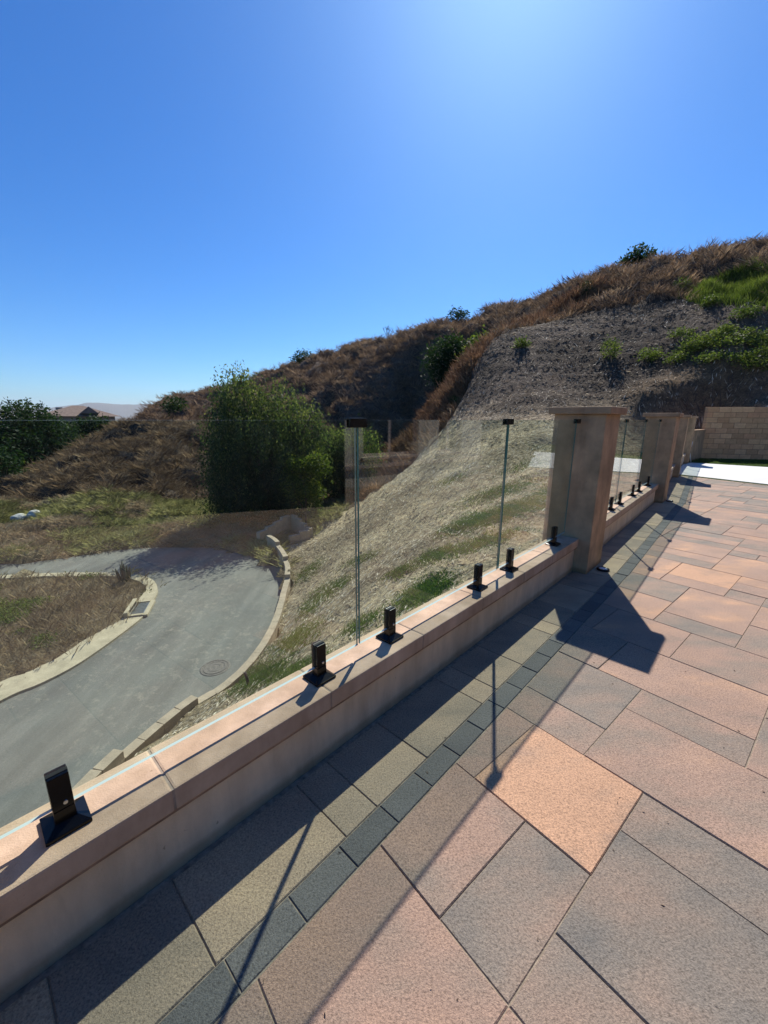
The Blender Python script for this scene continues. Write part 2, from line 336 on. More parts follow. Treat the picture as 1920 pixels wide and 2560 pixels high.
M['grass'] = mat_leaf('short_green_grass', [(0.0, (0.03, 0.06, 0.012)), (0.6, (0.07, 0.13, 0.025)), (1.0, (0.17, 0.21, 0.06))], 0.4)
M['cactus'] = mat_leaf('dark_succulent', [(0.0, (0.012, 0.03, 0.015)), (1.0, (0.04, 0.07, 0.03))], 0.1)

# ================================================================== PLAN OF THE TERRACE
# wall line: point on the terrace side of the wall at the near face of every pillar, and heading of the wall run up to it
NODES = [((-1.405, 0.267), 43.0), ((1.923, 3.836), 43.0), ((5.015, 7.328), 41.35), ((7.685, 10.695), 38.4), ((10.523, 14.22), 38.7)]
PW = 0.47
class Frame:
    def __init__(s, o, head):
        s.o = np.array(o, float); a = R(head); s.u = np.array([math.sin(a), math.cos(a)]); s.n = np.array([-s.u[1], s.u[0]]); s.rz = R(90 - head)
    def W(s, a, b): return s.o + s.u * a + s.n * b
    def L(s, p): d = np.asarray(p)[..., :2] - s.o; return d @ s.u, d @ s.n
PF = [Frame(p, h) for p, h in NODES]
# wall runs: frame at start of run
RUNS = []
for i in range(1, 5):
    a = PF[i - 1].W(PW, 0.0); b = PF[i].o; d = b - a; ln = math.hypot(*d); RUNS.append((Frame(a, math.degrees(math.atan2(d[0], d[1]))), ln))
RUN0 = (Frame(PF[0].W(-3.0, 0.0), 43.0), 3.0)

# ------------------------------------------------------------------ terrain
ZR = -4.8
CP = []                                   # control points x,y,z
def cp(px, py, d=None, z=None): CP.append(at_d(px, py, d) if d is not None else at_z(px, py, z))
def cw(x, y, z): CP.append(np.array([x, y, z], float))
for q in ((0, 1950), (200, 1800), (300, 1650), (450, 1600), (520, 1480), (600, 1420), (400, 1420), (200, 1500), (100, 1600), (0, 1600), (0, 1460), (250, 1400), (100, 1420), (640, 1400)): cp(*q, z=ZR)
for q in ((300, 1370), (480, 1362), (150, 1390), (0, 1415), (600, 1375)): cp(*q, z=ZR + 0.02)
cw(-6.5, 2, ZR); cw(-7, -4, ZR); cw(-14, 3, ZR); cw(-25, 8, ZR); cw(-22, 16, ZR); cw(-30, 16, ZR - .2)
for q in ((0, 1350), (150, 1330), (300, 1310), (450, 1300), (560, 1295), (640, 1300)): cp(*q, z=ZR + 0.25)
# soil behind the driveway retaining wall
for x, y, z in ((-4.3, 5.6, -4.25), (-3.8, 7.25, -4.3), (-3.2, 8.0, -4.3), (-2.95, 9.0, -4.35), (-2.85, 10.6, -4.4), (-3.0, 12.8, -4.4), (-3.3, 15.0, -4.35), (-4.0, 17.2, -4.4), (-4.6, 2.0, -4.2), (-5, -4, -4.3)): cw(x, y, z)
# top of the slope under the terrace wall
for f, ln in [RUN0] + RUNS:
    for s_ in (0.2, 0.5, 0.8):
        p = f.W(ln * s_, 0.30); cw(p[0], p[1], -0.28)
# near slope between wall and driveway
for s_, t_, z in ((-4.3, 1.5, -1.35), (-4.3, 3.0, -2.45), (-3.4, 4.9, -3.8), (-2.2, 1.6, -1.2), (-2.2, 3.4, -2.45), (-1.6, 5.2, -3.7), (0, 2.0, -1.0), (0.3, 4.0, -2.15), (0.6, 6.0, -3.55), (2.5, 2.5, -0.75), (2.5, 5.0, -1.9), (2.7, 7.6, -3.45)):
    p = PF[1].W(s_, t_); cw(p[0], p[1], z)
# spine of the cut slope: crest seen against the gully
CREST = [(790, 1338, 20.5), (830, 1300, 21.2), (900, 1252, 22), (1000, 1180, 23), (1090, 1100, 24.5), (1150, 1010, 26), (1180, 930, 28), (1215, 862, 30.5), (1330, 808, 33), (1500, 767, 34), (1600, 748, 34), (1700, 738, 33.5), (1800, 738, 32), (1920, 740, 30)]
for q in CREST: cp(*q[:2], d=q[2])
for q in ((1300, 1290, 8.5), (1300, 1180, 12.5), (1300, 1090, 17), (1300, 1000, 21.5), (1300, 900, 27), (1180, 1250, 12), (1180, 1150, 17), (1060, 1300, 12.5), (1050, 1230, 17), (940, 1350, 13.5), (900, 1440, 10.5), (900, 1330, 16.5),
          (1420, 1000, 22), (1420, 900, 27), (1520, 980, 24), (1560, 880, 28), (1700, 900, 27), (1800, 950, 25), (1700, 1000, 23.3), (1620, 1020, 22.5), (1900, 900, 26), (1900, 1000, 23.5), (1900, 830, 28), (1750, 820, 28.5), (1500, 820, 31)):
    cp(*q[:2], d=q[2])
cw(15, 18.2, 0.3); cw(13, 18.0, 0.2); cw(18, 17.2, 0.3)
# behind the crest: gully, then the brush hill
for q in ((760, 1310, 24.5), (820, 1270, 26), (900, 1215, 29), (1000, 1130, 33), (1090, 1040, 37)): cp(*q[:2], d=q[2])
for q in ((860, 1030, 42), (1000, 960, 44), (1100, 900, 44), (700, 1100, 40), (760, 1000, 46), (640, 1230, 31), (880, 900, 50), (1050, 850, 47)): cp(*q[:2], d=q[2])
SKY = [(330, 1054, 47), (420, 1044, 50), (500, 1034, 52), (560, 990, 56), (640, 956, 58), (720, 918, 58), (800, 886, 58), (900, 856, 57), (1000, 836, 55), (1100, 812, 53), (1250, 772, 50), (1400, 728, 47), (1500, 690, 45), (1600, 665, 44), (1750, 638, 43), (1920, 612, 41)]
for x, y, d in SKY:
    p = at_d(x, y, d); CP.append(p)
    h = p[:2] / np.hypot(*p[:2]); cw(p[0] + h[0] * 14, p[1] + h[1] * 14, p[2] - 1.5); cw(p[0] + h[0] * 40, p[1] + h[1] * 40, p[2] - 9)
for q in ((0, 1270, 33), (120, 1250, 33), (300, 1235, 31), (480, 1240, 30), (0, 1215, 37), (120, 1165, 40), (230, 1110, 44), (300, 1160, 37), (420, 1120, 39), (540, 1080, 43), (520, 1180, 34), (200, 1200, 35)): cp(*q[:2], d=q[2])
cw(-44, 43, -9.5); cw(-60, 34, -11); cw(-44, 58, -10); cw(-60, 70, -13); cw(-30, 80, -8); cw(-34, 52, -6.5); cw(-30, 62, -6.5); cw(-36, 38, -6.3); cw(-90, 60, -14); cw(-70, 0, -9); cw(-40, -10, -6); cw(-75, 105, -12); cw(45, 20, 16); cw(60, 40, 22); cw(30, -5, 6); cw(50, 90, 12); cw(0, 100, 5)
cw(-22, 24, ZR + .2); cw(-32, 20, ZR - .1)
CP = np.array(CP)
def tps_fit(P, lam=0.25):
    n = len(P); x = P[:, :2]; d2 = ((x[:, None] - x[None]) ** 2).sum(-1); K = 0.5 * d2 * np.log(d2 + 1e-9); K[np.diag_indices(n)] = lam
    A = np.zeros((n + 3, n + 3)); A[:n, :n] = K; A[:n, n] = 1; A[:n, n + 1:] = x; A[n, :n] = 1; A[n + 1:, :n] = x.T
    return np.linalg.solve(A, np.concatenate([P[:, 2], np.zeros(3)]))
TW = tps_fit(CP)
def tps(x, y):
    x = np.asarray(x, float); y = np.asarray(y, float); sh = x.shape; x = x.ravel(); y = y.ravel(); out = np.empty(len(x)); n = len(CP)
    for i in range(0, len(x), 20000):
        a = x[i:i + 20000]; b = y[i:i + 20000]
        d2 = (a[:, None] - CP[:, 0]) ** 2 + (b[:, None] - CP[:, 1]) ** 2
        out[i:i + 20000] = (0.5 * d2 * np.log(d2 + 1e-9)) @ TW[:n] + TW[n] + TW[n + 1] * a + TW[n + 2] * b
    return out.reshape(sh)
def inside(poly, x, y):
    poly = np.asarray(poly)[:, :2]; r = np.zeros(np.shape(x), bool); n = len(poly)
    for i in range(n):
        x0, y0 = poly[i]; x1, y1 = poly[(i + 1) % n]
        c_ = ((y0 > y) != (y1 > y)); xx = (x1 - x0) * (y - y0) / ((y1 - y0) if y1 != y0 else 1e-9) + x0
        r ^= c_ & (x < xx)
    return r
# yard (terrace, slab, turf): wall line offset outwards
def wall_line(t_):
    pts = [PF[0].W(-8, t_)]
    for f, ln in RUNS: pts += [f.W(-0.3, t_), f.W(ln + .2, t_)]
    return pts
BW0 = np.array([12.56, 16.2]); BW1 = np.array([14.917, 15.784]); _bd = (BW1 - BW0) / np.hypot(*(BW1 - BW0)); BWF = Frame(BW0, math.degrees(math.atan2(_bd[0], _bd[1])))
YARD = wall_line(0.12) + [BWF.W(-0.35, 0.6), BWF.W(9.0, 0.6), np.array([30, 10]), np.array([30, -20]), np.array([-20, -20])]
# driveway outline
RW = [(-4.9, -3.0), (-4.7, 2.0), (-4.60, 4.3), (-4.447, 5.572), (-3.943, 7.1), (-3.45, 7.9), (-3.157, 8.955), (-3.078, 10.553), (-3.309, 12.731), (-3.683, 14.967), (-4.63, 17.16), (-5.5, 18.4)]   # back top edge of the low retaining wall
def smooth_path(P, n=6):
    P = [np.array(p, float) for p in P]; out = []
    for i in range(len(P) - 1):
        p0 = P[max(i - 1, 0)]; p1 = P[i]; p2 = P[i + 1]; p3 = P[min(i + 2, len(P) - 1)]
        for k in range(n):
            t_ = k / n; out.append(0.5 * ((2 * p1) + (-p0 + p2) * t_ + (2 * p0 - 5 * p1 + 4 * p2 - p3) * t_ ** 2 + (-p0 + 3 * p1 - 3 * p2 + p3) * t_ ** 3))
    out.append(P[-1]); return out
RWs = smooth_path(RW)
KERB = [(-10.2, -4.0), (-9.4, 2.0), (-9.1, 5.6), (-8.6, 7.8), (-8.2, 8.45), (-7.92, 9.1), (-7.78, 9.95), (-7.69, 11.2), (-7.72, 11.95), (-7.96, 12.8), (-8.3, 13.75), (-9.05, 14.75), (-10.1, 15.3), (-11.3, 15.45), (-13.5, 15.35), (-16, 14.9), (-22, 13.2), (-34, 9)]
KERBs = smooth_path(KERB, 5)
FAR = [(-36, 10.5), (-24, 15.2), (-20, 16.1), (-15.969, 16.6), (-14.2, 17.5), (-12.679, 18.5), (-11, 18.95), (-9.3, 19.1), (-7.7, 18.6), (-6.4, 17.9), (-5.6, 17.3), (-5.1, 16.6)]
FARs = smooth_path(FAR, 4)
def off_path(P, d):
    out = []
    for i, p in enumerate(P):
        a = P[max(i - 1, 0)]; b = P[min(i + 1, len(P) - 1)]; v = (b - a) / (np.hypot(*(b - a)) + 1e-9); out.append(p + np.array([-v[1], v[0]]) * (d[i] if np.ndim(d) else d))
    return out
ROAD = off_path(RWs, 0.12)[:-8] + FARs[::-1] + KERBs[::-1]
# cleared (mown, brush-free) ground in plan
crest_pts = [at_d(*q)[:2] for q in CREST]
CLEARED = [np.array(p) for p in RW] + [np.array([-4.2, 19.3])] + crest_pts + [np.array([32, 22]), np.array([32, -10]), np.array([0, -10])]
def region_masks(x, y):
    cl = inside(CLEARED, x, y)
    isl = inside([np.array(p) for p in KERB] + [np.array([-34, -6])], x, y)
    ben = (~cl) & (~isl) & (y < 26.5 + 0.10 * (x + 8)) & (x < -2.0) & ~inside(ROAD, x, y)
    return cl, isl, ben
def soft_masks(x, y):
    cl_, isl_, ben_ = region_masks(x, y); hd_ = np.hypot(x, y)
    br = (~cl_ & ~isl_ & ~ben_ & ~inside(ROAD, x, y) & (y > 15) & (hd_ > 20)).astype(float)
    return br, (ben_ & (y > 13)).astype(float)
def raw_height(x, y):
    z = tps(x, y)
    d = np.hypot(x, y)
    return z
def terrain(x, y):
    x = np.asarray(x, float); y = np.asarray(y, float)
    z = raw_height(x, y)
    flat = np.clip((z - (ZR + 0.15)) / 1.0, 0.12, 1.0)
    z = z + flat * (0.55 * fbm(x * 0.16, y * 0.16, 3) * np.clip((np.hypot(x, y) - 14) / 14, 0, 1) + 0.16 * fbm(x * 0.9, y * 0.9, 4) + 0.05 * fbm(x * 5, y * 5, 2))
    br, bn = soft_masks(x, y)
    bil = 1 - np.abs(fbm(x * 0.30, y * 0.30, 3)) * 3.2; bil2 = 1 - np.abs(fbm(x * 0.62 + 4, y * 0.62, 3)) * 3.0
    clm = inside(CLEARED, x, y) & (np.hypot(x, y) > 4)
    fu = np.sin((z * 5.2 + 1.5 * fbm(x * .5, y * .5, 3)) * 2.0); z = z + clm * np.clip((np.hypot(x, y) - 5) / 8, 0, 1) * (0.05 * fu + 0.10 * fbm(x * 2.2 + 7, y * 2.2, 3))
    z = z + br * (1.0 * bil + 0.5 * bil2 - 1.05) + bn * np.clip(0.32 * bil2 + 0.10, 0, 1)
    r = inside(ROAD, x, y); z = np.where(r, np.minimum(z, ZR - 0.12), z)
    yd = inside(YARD, x, y); z = np.where(yd, np.minimum(z, -0.45), z)
    return z
def hit(px, py, d0=3.0, d1=110.0, n=420):
    """first point of the terrain along the sight line through a photo pixel"""
    px = np.atleast_1d(px).astype(float); py = np.atleast_1d(py).astype(float)
    a, b = px - 960, py - 1280; X = (a * _cr + b * _sr) / FPX; v = (-a * _sr + b * _cr) / FPX
    r = np.stack([X, _c - v * _s, -_s - v * _c], -1); r /= np.hypot(r[:, 0], r[:, 1])[:, None]
    ds = d0 * (d1 / d0) ** (np.arange(n) / (n - 1)); res = np.full((len(px), 3), np.nan); done = np.zeros(len(px), bool)
    for i in range(0, len(px), 200):
        rr = r[i:i + 200]; Px = rr[:, None, :] * ds[None, :, None]; Pz = Px[..., 2] + EYE
        T = _gh(Px[..., 0], Px[..., 1]); below = Pz < T
        k = below.argmax(1); ok = below.any(1)
        for j in range(len(rr)):
            if ok[j]:
                dd = ds[max(k[j] - 1, 0)] * .5 + ds[k[j]] * .5
                res[i + j] = [rr[j, 0] * dd, rr[j, 1] * dd, 0]
    g = ~np.isnan(res[:, 0]); res[g, 2] = _gh(res[g, 0], res[g, 1])
    return res
# grid of heights
GX0, GX1, GY0, GY1, GS = -80.0, 50.0, -8.0, 104.0, 0.4
gx = np.arange(GX0, GX1 + 1e-6, GS); gy = np.arange(GY0, GY1 + 1e-6, GS); XX, YY = np.meshgrid(gx, gy); ZZ = terrain(XX, YY)
def _gh(x, y):
    fx = np.clip((x - GX0) / GS, 0, len(gx) - 1.001); fy = np.clip((y - GY0) / GS, 0, len(gy) - 1.001)
    i = fx.astype(int); j = fy.astype(int); a = fx - i; b = fy - j
    return (ZZ[j, i] * (1 - a) + ZZ[j, i + 1] * a) * (1 - b) + (ZZ[j + 1, i] * (1 - a) + ZZ[j + 1, i + 1] * a) * b
cl, isl, ben = region_masks(XX, YY)
colr = np.zeros((*XX.shape, 4), np.float32); colr[..., 3] = 1
nz = np.clip(fbm(XX * 0.35, YY * 0.35, 4) + 0.5, 0, 1)[..., None]
brushc = np.array([0.15, 0.115, 0.09]) * (0.7 + 0.6 * nz)
up = np.clip((ZZ - 0.9 + 0.8 * fbm(XX * .4, YY * .4, 3)) / 1.6, 0, 1)[..., None]
clearc = (np.array([0.54, 0.44, 0.29]) * (1 - up) + np.array([0.135, 0.106, 0.083]) * up) * (0.55 + 0.9 * nz)
islc = np.array([0.33, 0.27, 0.19]) * (0.7 + 0.6 * nz)
benc = np.array([0.34, 0.29, 0.18]) * (0.7 + 0.6 * nz)
c3 = brushc; c3 = np.where(cl[..., None], clearc, c3); c3 = np.where(isl[..., None], islc, c3); c3 = np.where(ben[..., None], benc, c3)
# ochre cut bank behind the block wall
bank = np.clip(1 - ((XX - 15.5) ** 2 / 30 + (YY - 19.5) ** 2 / 6), 0, 1)[..., None] * cl[..., None]
c3 = c3 * (1 - bank) + np.array([0.24, 0.165, 0.095]) * bank
colr[..., :3] = c3
nx, ny = len(gx), len(gy); idx = np.arange(nx * ny).reshape(ny, nx)
F = np.stack([idx[:-1, :-1], idx[:-1, 1:], idx[1:, 1:], idx[1:, :-1]], -1).reshape(-1, 4)
me = np_mesh('hillside', np.stack([XX, YY, ZZ], -1).reshape(-1, 3), F, {'soil': colr.reshape(-1, 4)}, smooth=True)
def mat_soil():
    m, t, b = new_mat('hillside_soil'); pos = objvec(t); at = N(t, 'ShaderNodeAttribute', attribute_name='soil')
    f = noise(t, pos, 2.2, 8, 0.75); a = mix(t, 0.9, at.outputs['Color'], ramp(t, f, [(0.32, (0.5, 0.48, 0.46)), (0.5, (0.95, 0.95, 0.95)), (0.68, (1.5, 1.45, 1.35))]).outputs[0], 'MULTIPLY')
    f2 = noise(t, pos, 14, 4, 0.75); a = mix(t, 0.9, a, ramp(t, f2, [(0.35, (0.6, 0.6, 0.6)), (0.6, (1.1, 1.1, 1.1)), (0.7, (1.6, 1.55, 1.45))]).outputs[0], 'MULTIPLY')
    t.links.new(a, b.inputs['Base Color']); b.inputs['Roughness'].default_value = 0.95; b.inputs['Specular IOR Level'].default_value = 0.1
    h = N(t, 'ShaderNodeMath', operation='MULTIPLY_ADD'); t.links.new(f2, h.inputs[0]); h.inputs[1].default_value = 0.35; t.links.new(f, h.inputs[2])
    bump(t, b, h.outputs[0], 1.0, 0.35); return m
M['soil'] = mat_soil()
tag(link('hillside', me, M['soil']), kind='structure')
M['valley'] = simple('valley_ground', (0.12, 0.11, 0.08), 0.95, 0.1, 0.02, 0.4)
# valley floor reaching the horizon, with the hillside's hole kept below it
V = [(-9000, -9000, -22), (9000, -9000, -22), (9000, 14000, -22), (-9000, 14000, -22)]
tag(link('ground', mesh_from('ground', V, [(0, 1, 2, 3)]), M['valley']), kind='structure')
# skirt joining the hillside to the valley floor
def ring_skirt():
    ed = np.concatenate([idx[0, :], idx[1:, -1], idx[-1, :-1][::-1], idx[1:-1, 0][::-1]]); P_ = np.stack([XX, YY, ZZ], -1).reshape(-1, 3)[ed]
    o = P_.copy(); c_ = np.array([-15, 48]); dv = o[:, :2] - c_; o[:, :2] = c_ + dv * 3.2; o[:, 2] = -22.5
    n = len(ed); V = np.concatenate([P_, o]); i = np.arange(n); F = np.stack([i, i + n, (i + 1) % n + n, (i + 1) % n], -1)
    tag(link('terrain', np_mesh('terrain', V, F), M['valley']), kind='structure')
ring_skirt()
# far mountains on the horizon
def mountains():
    n = 160; V = []; F = []
    for i in range(n):
        a = R(-62 + 44 * i / (n - 1)); h = 95 + 130 * max(0, fbm(np.array([i * 0.05]), np.array([3.3]), 4)[0] + .35) ; r_ = 7000
        V += [(math.sin(a) * r_, math.cos(a) * r_, -22), (math.sin(a) * (r_ + 900), math.cos(a) * (r_ + 900), h), (math.sin(a) * (r_ + 2500), math.cos(a) * (r_ + 2500), -22)]
        if i: k = 3 * i; F += [(k - 3, k, k + 1, k - 2), (k - 2, k + 1, k + 2, k - 1)]
    o = link('hills', mesh_from('hills', V, F), simple('far_hills', (0.14, 0.13, 0.10), 0.9, 0.1, 0.002, 0.2)); tag(o, kind='structure')
mountains()

# ================================================================== TERRACE PAVING
def clip_poly(P, q, nrm):
    out = []
    for i in range(len(P)):
        a, b = P[i], P[(i + 1) % len(P)]; da = (a - q) @ nrm; db = (b - q) @ nrm
        if da >= 0: out.append(a)
        if (da >= 0) != (db >= 0): out.append(a + (b - a) * (da / (da - db)))
    return out
def inset(P, d):
    n = len(P); out = []
    for i in range(n):
        a, b, c_ = P[i - 1], P[i], P[(i + 1) % n]
        e1 = (b - a) / np.hypot(*(b - a)); e2 = (c_ - b) / np.hypot(*(c_ - b)); n1 = np.array([-e1[1], e1[0]]); n2 = np.array([-e2[1], e2[0]])
        k = (n1 + n2); k = k / max(0.15, (k @ n1)); out.append(b + k * d)
    return out
def clean(P):
    out = []
    for p in P:
        if not out or np.hypot(*(p - out[-1])) > 0.004: out.append(p)
    if len(out) > 1 and np.hypot(*(out[0] - out[-1])) < 0.004: out.pop()
    return out
def area(P): return 0.5 * sum(P[i - 1][0] * P[i][1] - P[i][0] * P[i - 1][1] for i in range(len(P)))
_pc = {}
def paver_mesh(P, jit):
    """solid stone with a small worn arris; P ccw, centred on the origin"""
    a = inset(P, 0.0012); b = inset(P, 0.0046); n = len(P)
    V = [(p[0], p[1], -0.05) for p in a] + [(p[0], p[1], -0.004) for p in a] + [(p[0], p[1], 0.0) for p in b]
    F = [(i, (i + 1) % n, n + (i + 1) % n, n + i) for i in range(n)] + [(n + i, n + (i + 1) % n, 2 * n + (i + 1) % n, 2 * n + i) for i in range(n)] + [tuple(range(2 * n, 3 * n))]
    return mesh_from('paver', V, F)
patio = tag(link('patio_paving', prism('patio_paving', [np.array(p) for p in wall_line(0.02)][:-1] + [PF[4].o, np.array([9.9, 8.55]), np.array([10.6, 7.0]), np.array([13.5, 1.0]), np.array([12, -12]), np.array([-9, -12])], -0.42, -0.0048), M['sand']), kind='structure')
def add_paver(P, mat, key=None, stuff=None, dz=0.0, tone=None):
    P = clean([np.array(p) for p in P])
    if len(P) < 3: return
    if area(P) < 0: P = P[::-1]
    if area(P) < 0.0022: return
    c_ = sum(P) / len(P)
    if stuff is not None:
        stuff.append((P, mat)); return
    if key and key in _pc: me = _pc[key]
    else:
        me = paver_mesh([p - c_ for p in P], 0); me.materials.append(mat)
        if key: _pc[key] = me
    o = link('paver', me, None, patio, (c_[0], c_[1], dz)); o.color = (rr_.uniform(.15, .82) if tone is None else tone, 0, 0, 1)
# field: grid set at 50 degrees, module 0.243 x 0.2445
FH = R(50.0); FU = np.array([math.sin(FH), math.cos(FH)]); FB_ = np.array([-FU[1], FU[0]])
MA, MB, A0, B0 = 0.2427, 0.2446, 0.731, 0.104
def fpt(i, j): return FU * (A0 + MA * i) + FB_ * (B0 + MB * j)
BAND_R, BAND_L = -0.422, -0.318
FRS = [Frame(PF[1].W(-8, 0), 43.0)] + [f for f, ln in RUNS[1:]]
FRL = [8 + .235] + [ln + .235 for f, ln in RUNS[1:]]
def which_run(p):
    k = 0
    for i in range(1, 4):
        if (np.array(p) - PF[i].W(0.235, 0)) @ FRS[i].u > 0: k = i
    return k
RECTS = [(0, 2, 1, 2), (0, 2, 2, 6), (2, 4, 1, 3), (2, 4, 3, 6), (4, 5, 2, 6), (5, 7, 2, 4), (5, 7, 4, 7), (4, 6, -1, 2), (6, 7, 0, 2), (3, 4, -2, 1), (1, 3, -1, 1), (0, 1, -2, 1), (-2, 0, 1, 6), (-2, 0, -1, 1),
         (-4, -2, 2, 5), (-4, -2, 0, 2), (7, 9, 0, 3), (7, 9, 3, 6), (9, 11, 2, 4), (9, 11, 4, 7), (9, 11, -1, 2), (11, 12, 1, 3), (12, 15, 1, 3), (11, 13, 3, 6), (13, 15, 3, 6), (15, 16, 2, 4), (16, 18, 2, 4), (15, 18, 4, 6), (6, 8, -2, 0), (11, 13, -1, 1), (13, 15, -1, 1)]
TONES = {(0, 2, 1, 2): .25, (0, 2, 2, 6): .55, (2, 4, 1, 3): .98, (2, 4, 3, 6): .5, (4, 5, 2, 6): .4, (5, 7, 2, 4): .2, (4, 6, -1, 2): .52, (6, 7, 0, 2): .42, (3, 4, -2, 1): .28, (1, 3, -1, 1): .15, (0, 1, -2, 1): .38, (-2, 0, 1, 6): .6, (-2, 0, -1, 1): .4,
         (7, 9, 0, 3): .68, (7, 9, 3, 6): .3, (9, 11, 2, 4): .62, (9, 11, -1, 2): .5, (11, 12, 1, 3): .3, (12, 15, 1, 3): .7, (13, 15, 3, 6): .3, (15, 16, 2, 4): .6, (16, 18, 2, 4): 1.0}
occ = {}
rl_ = []
for r_ in RECTS:
    cells = [(i, j) for i in range(r_[0], r_[1]) for j in range(r_[2], r_[3])]
    if any(c_ in occ for c_ in cells): continue
    for c_ in cells: occ[c_] = 1
    rl_.append(r_)
rr_ = random.Random(3)
SZ = [(2, 3), (2, 2), (1, 3), (1, 2), (3, 2), (2, 3), (1, 3)]
for i in range(-14, 62):
    for j in range(-36, 18):
        if (i, j) in occ: continue
        ch = rr_.sample(SZ, len(SZ)) + [(1, 1)]
        for a, b in ch:
            cells = [(i + p, j + q) for p in range(a) for q in range(b)]
            if all(c_ not in occ for c_ in cells):
                for c_ in cells: occ[c_] = 1
                rl_.append((i, i + a, j, j + b)); break
SLA = np.array([8.238, 11.144]); SLB = np.array([9.125, 9.514]); sdir = (SLB - SLA) / np.hypot(*(SLB - SLA)); snrm = np.array([-sdir[1], sdir[0]]); snrm = snrm if snrm @ (np.array([0, 0]) - SLA) > 0 else -snrm
PEND = SLA + snrm * 0.16            # end of the paving, narrow turf strip then slab
pav = []
for r_ in rl_:
    P_ = [fpt(r_[0], r_[2]), fpt(r_[0], r_[3]), fpt(r_[1], r_[3]), fpt(r_[1], r_[2])]
    P_ = P_ if area(P_) > 0 else P_[::-1]
    c_ = sum(P_) / 4
    if c_[0] > 14 or c_[1] < -6 or c_[0] < -8: continue
    f = FRS[which_run(c_)]
    Q = clip_poly(P_, f.W(0, BAND_R - .003), -f.n)
    if len(Q) >= 3: Q = clip_poly(Q, PEND, snrm)
    if len(Q) < 3: continue
    Q = clean(Q)
    if len(Q) < 3 or abs(area(Q)) < 0.002: continue
    full = abs(abs(area(Q)) - abs(area(P_))) < 1e-5
    cc = sum(Q) / len(Q); hd = math.degrees(math.atan2(cc[0], cc[1])); dist = np.hypot(*cc)
    vis = (cc[1] > -0.3 and -60 < hd < 52) and dist < 15
    pav.append((dist if vis else dist + 100, Q, (r_[1] - r_[0], r_[3] - r_[2]) if full else None, TONES.get(tuple(r_))))
pav.sort(key=lambda q: q[0])
# border between wall and charcoal band
sp = [0.326, 0.49, 0.163]
bord = []; dark = []
for k, f in enumerate(FRS):
    s_ = (-4.003 + 8) - 0.163 - 0.979 * 4 if k == 0 else 0.235 - 0.32
    i = 0 if k == 0 else 1
    end = FRL[k] + 0.02
    pat = [0.326, 0.49, 0.163]
    if k: s_ = -0.235
    while s_ < end:
        L_ = pat[i % 3]; bord.append([f.W(s_, -0.001), f.W(min(s_ + L_, end), -0.001), f.W(min(s_ + L_, end), BAND_L), f.W(s_, BAND_L)]); s_ += L_; i += 1
    s_ = (-3.604 + 8) - 0.2135 * 20 if k == 0 else -0.235
    while s_ < end:
        dark.append([f.W(s_, BAND_L - .001), f.W(min(s_ + 0.2135, end), BAND_L - .001), f.W(min(s_ + 0.2135, end), BAND_R), f.W(s_, BAND_R)]); s_ += 0.2135
def trimmed(Ps):
    out = []
    for P_ in Ps:
        P_ = P_ if area(P_) > 0 else P_[::-1]
        Q = clip_poly(P_, PEND, snrm)
        if len(Q) >= 3: out.append(clean(Q))
    return out
bord = trimmed(bord); dark = trimmed(dark)
stuff = []; cnt = 0
for Q in dark:
    c_ = sum(Q) / len(Q)
    if c_[1] > 0.2 and np.hypot(*c_) < 12.2: add_paver(Q, M['paver_dark'], dz=rr_.uniform(-.0012, .0012)); cnt += 1
    else: add_paver(Q, M['paver_dark'], stuff=stuff)
for Q in bord:
    c_ = sum(Q) / len(Q)
    if c_[1] > 0.2: add_paver(Q, M['paver_border'], dz=rr_.uniform(-.0015, .0015)); cnt += 1
    else: add_paver(Q, M['paver_border'], stuff=stuff)
for d_, Q, key, tone in pav:
    if cnt < 297 and d_ < 100: add_paver(Q, M['paver'], key, dz=rr_.uniform(-.002, .002), tone=tone); cnt += 1
    else: add_paver(Q, M['paver'], stuff=stuff)
Vs, Fs, Ms = [], [], []
for P_, m_ in stuff:
    a = inset(P_, 0.0016); b = inset(P_, 0.0062); n = len(P_); o = len(Vs)
    Vs += [(p[0], p[1], -0.004) for p in a] + [(p[0], p[1], 0.0) for p in b]
    Fs += [(o + i, o + (i + 1) % n, o + n + (i + 1) % n, o + n + i) for i in range(n)] + [tuple(range(o + n, o + 2 * n))]; Ms += [[M['paver'], M['paver_border'], M['paver_dark']].index(m_)] * (n + 1)
me = mesh_from('paver', Vs, Fs)
for m_ in (M['paver'], M['paver_border'], M['paver_dark']): me.materials.append(m_)
me.polygons.foreach_set('material_index', Ms)
o = tag(link('paver', me, None, patio), kind='stuff'); o.color = (.42, 0, 0, 1)

def foliage(P, size, rn=None, droop=0.0, aspect=0.45):
    """one diamond leaf (2 tris) at every point"""
    n = len(P); an = rng.random(n) * 2 * np.pi; el = (rng.random(n) - 0.35) * 1.6; el = el * (1 - droop) - droop * 1.25
    d = np.stack([np.cos(an) * np.cos(el), np.sin(an) * np.cos(el), np.sin(el)], -1); q = rng.normal(size=(n, 3)); s1 = np.cross(d, q); s1 /= np.linalg.norm(s1, axis=1)[:, None]
    L_ = (size * (0.6 + 0.8 * rng.random(n)))[:, None]; V = np.stack([P, P + d * L_ * .5 + s1 * L_ * aspect * .5, P + d * L_, P + d * L_ * .5 - s1 * L_ * aspect * .5], 1).reshape(-1, 3)
    b = (np.arange(n) * 4)[:, None]; F = np.concatenate([b + np.array([0, 1, 2]), b + np.array([0, 2, 3])])
    rn = rng.random(n) if rn is None else rn
    return V, F, np.repeat(rn, 4)
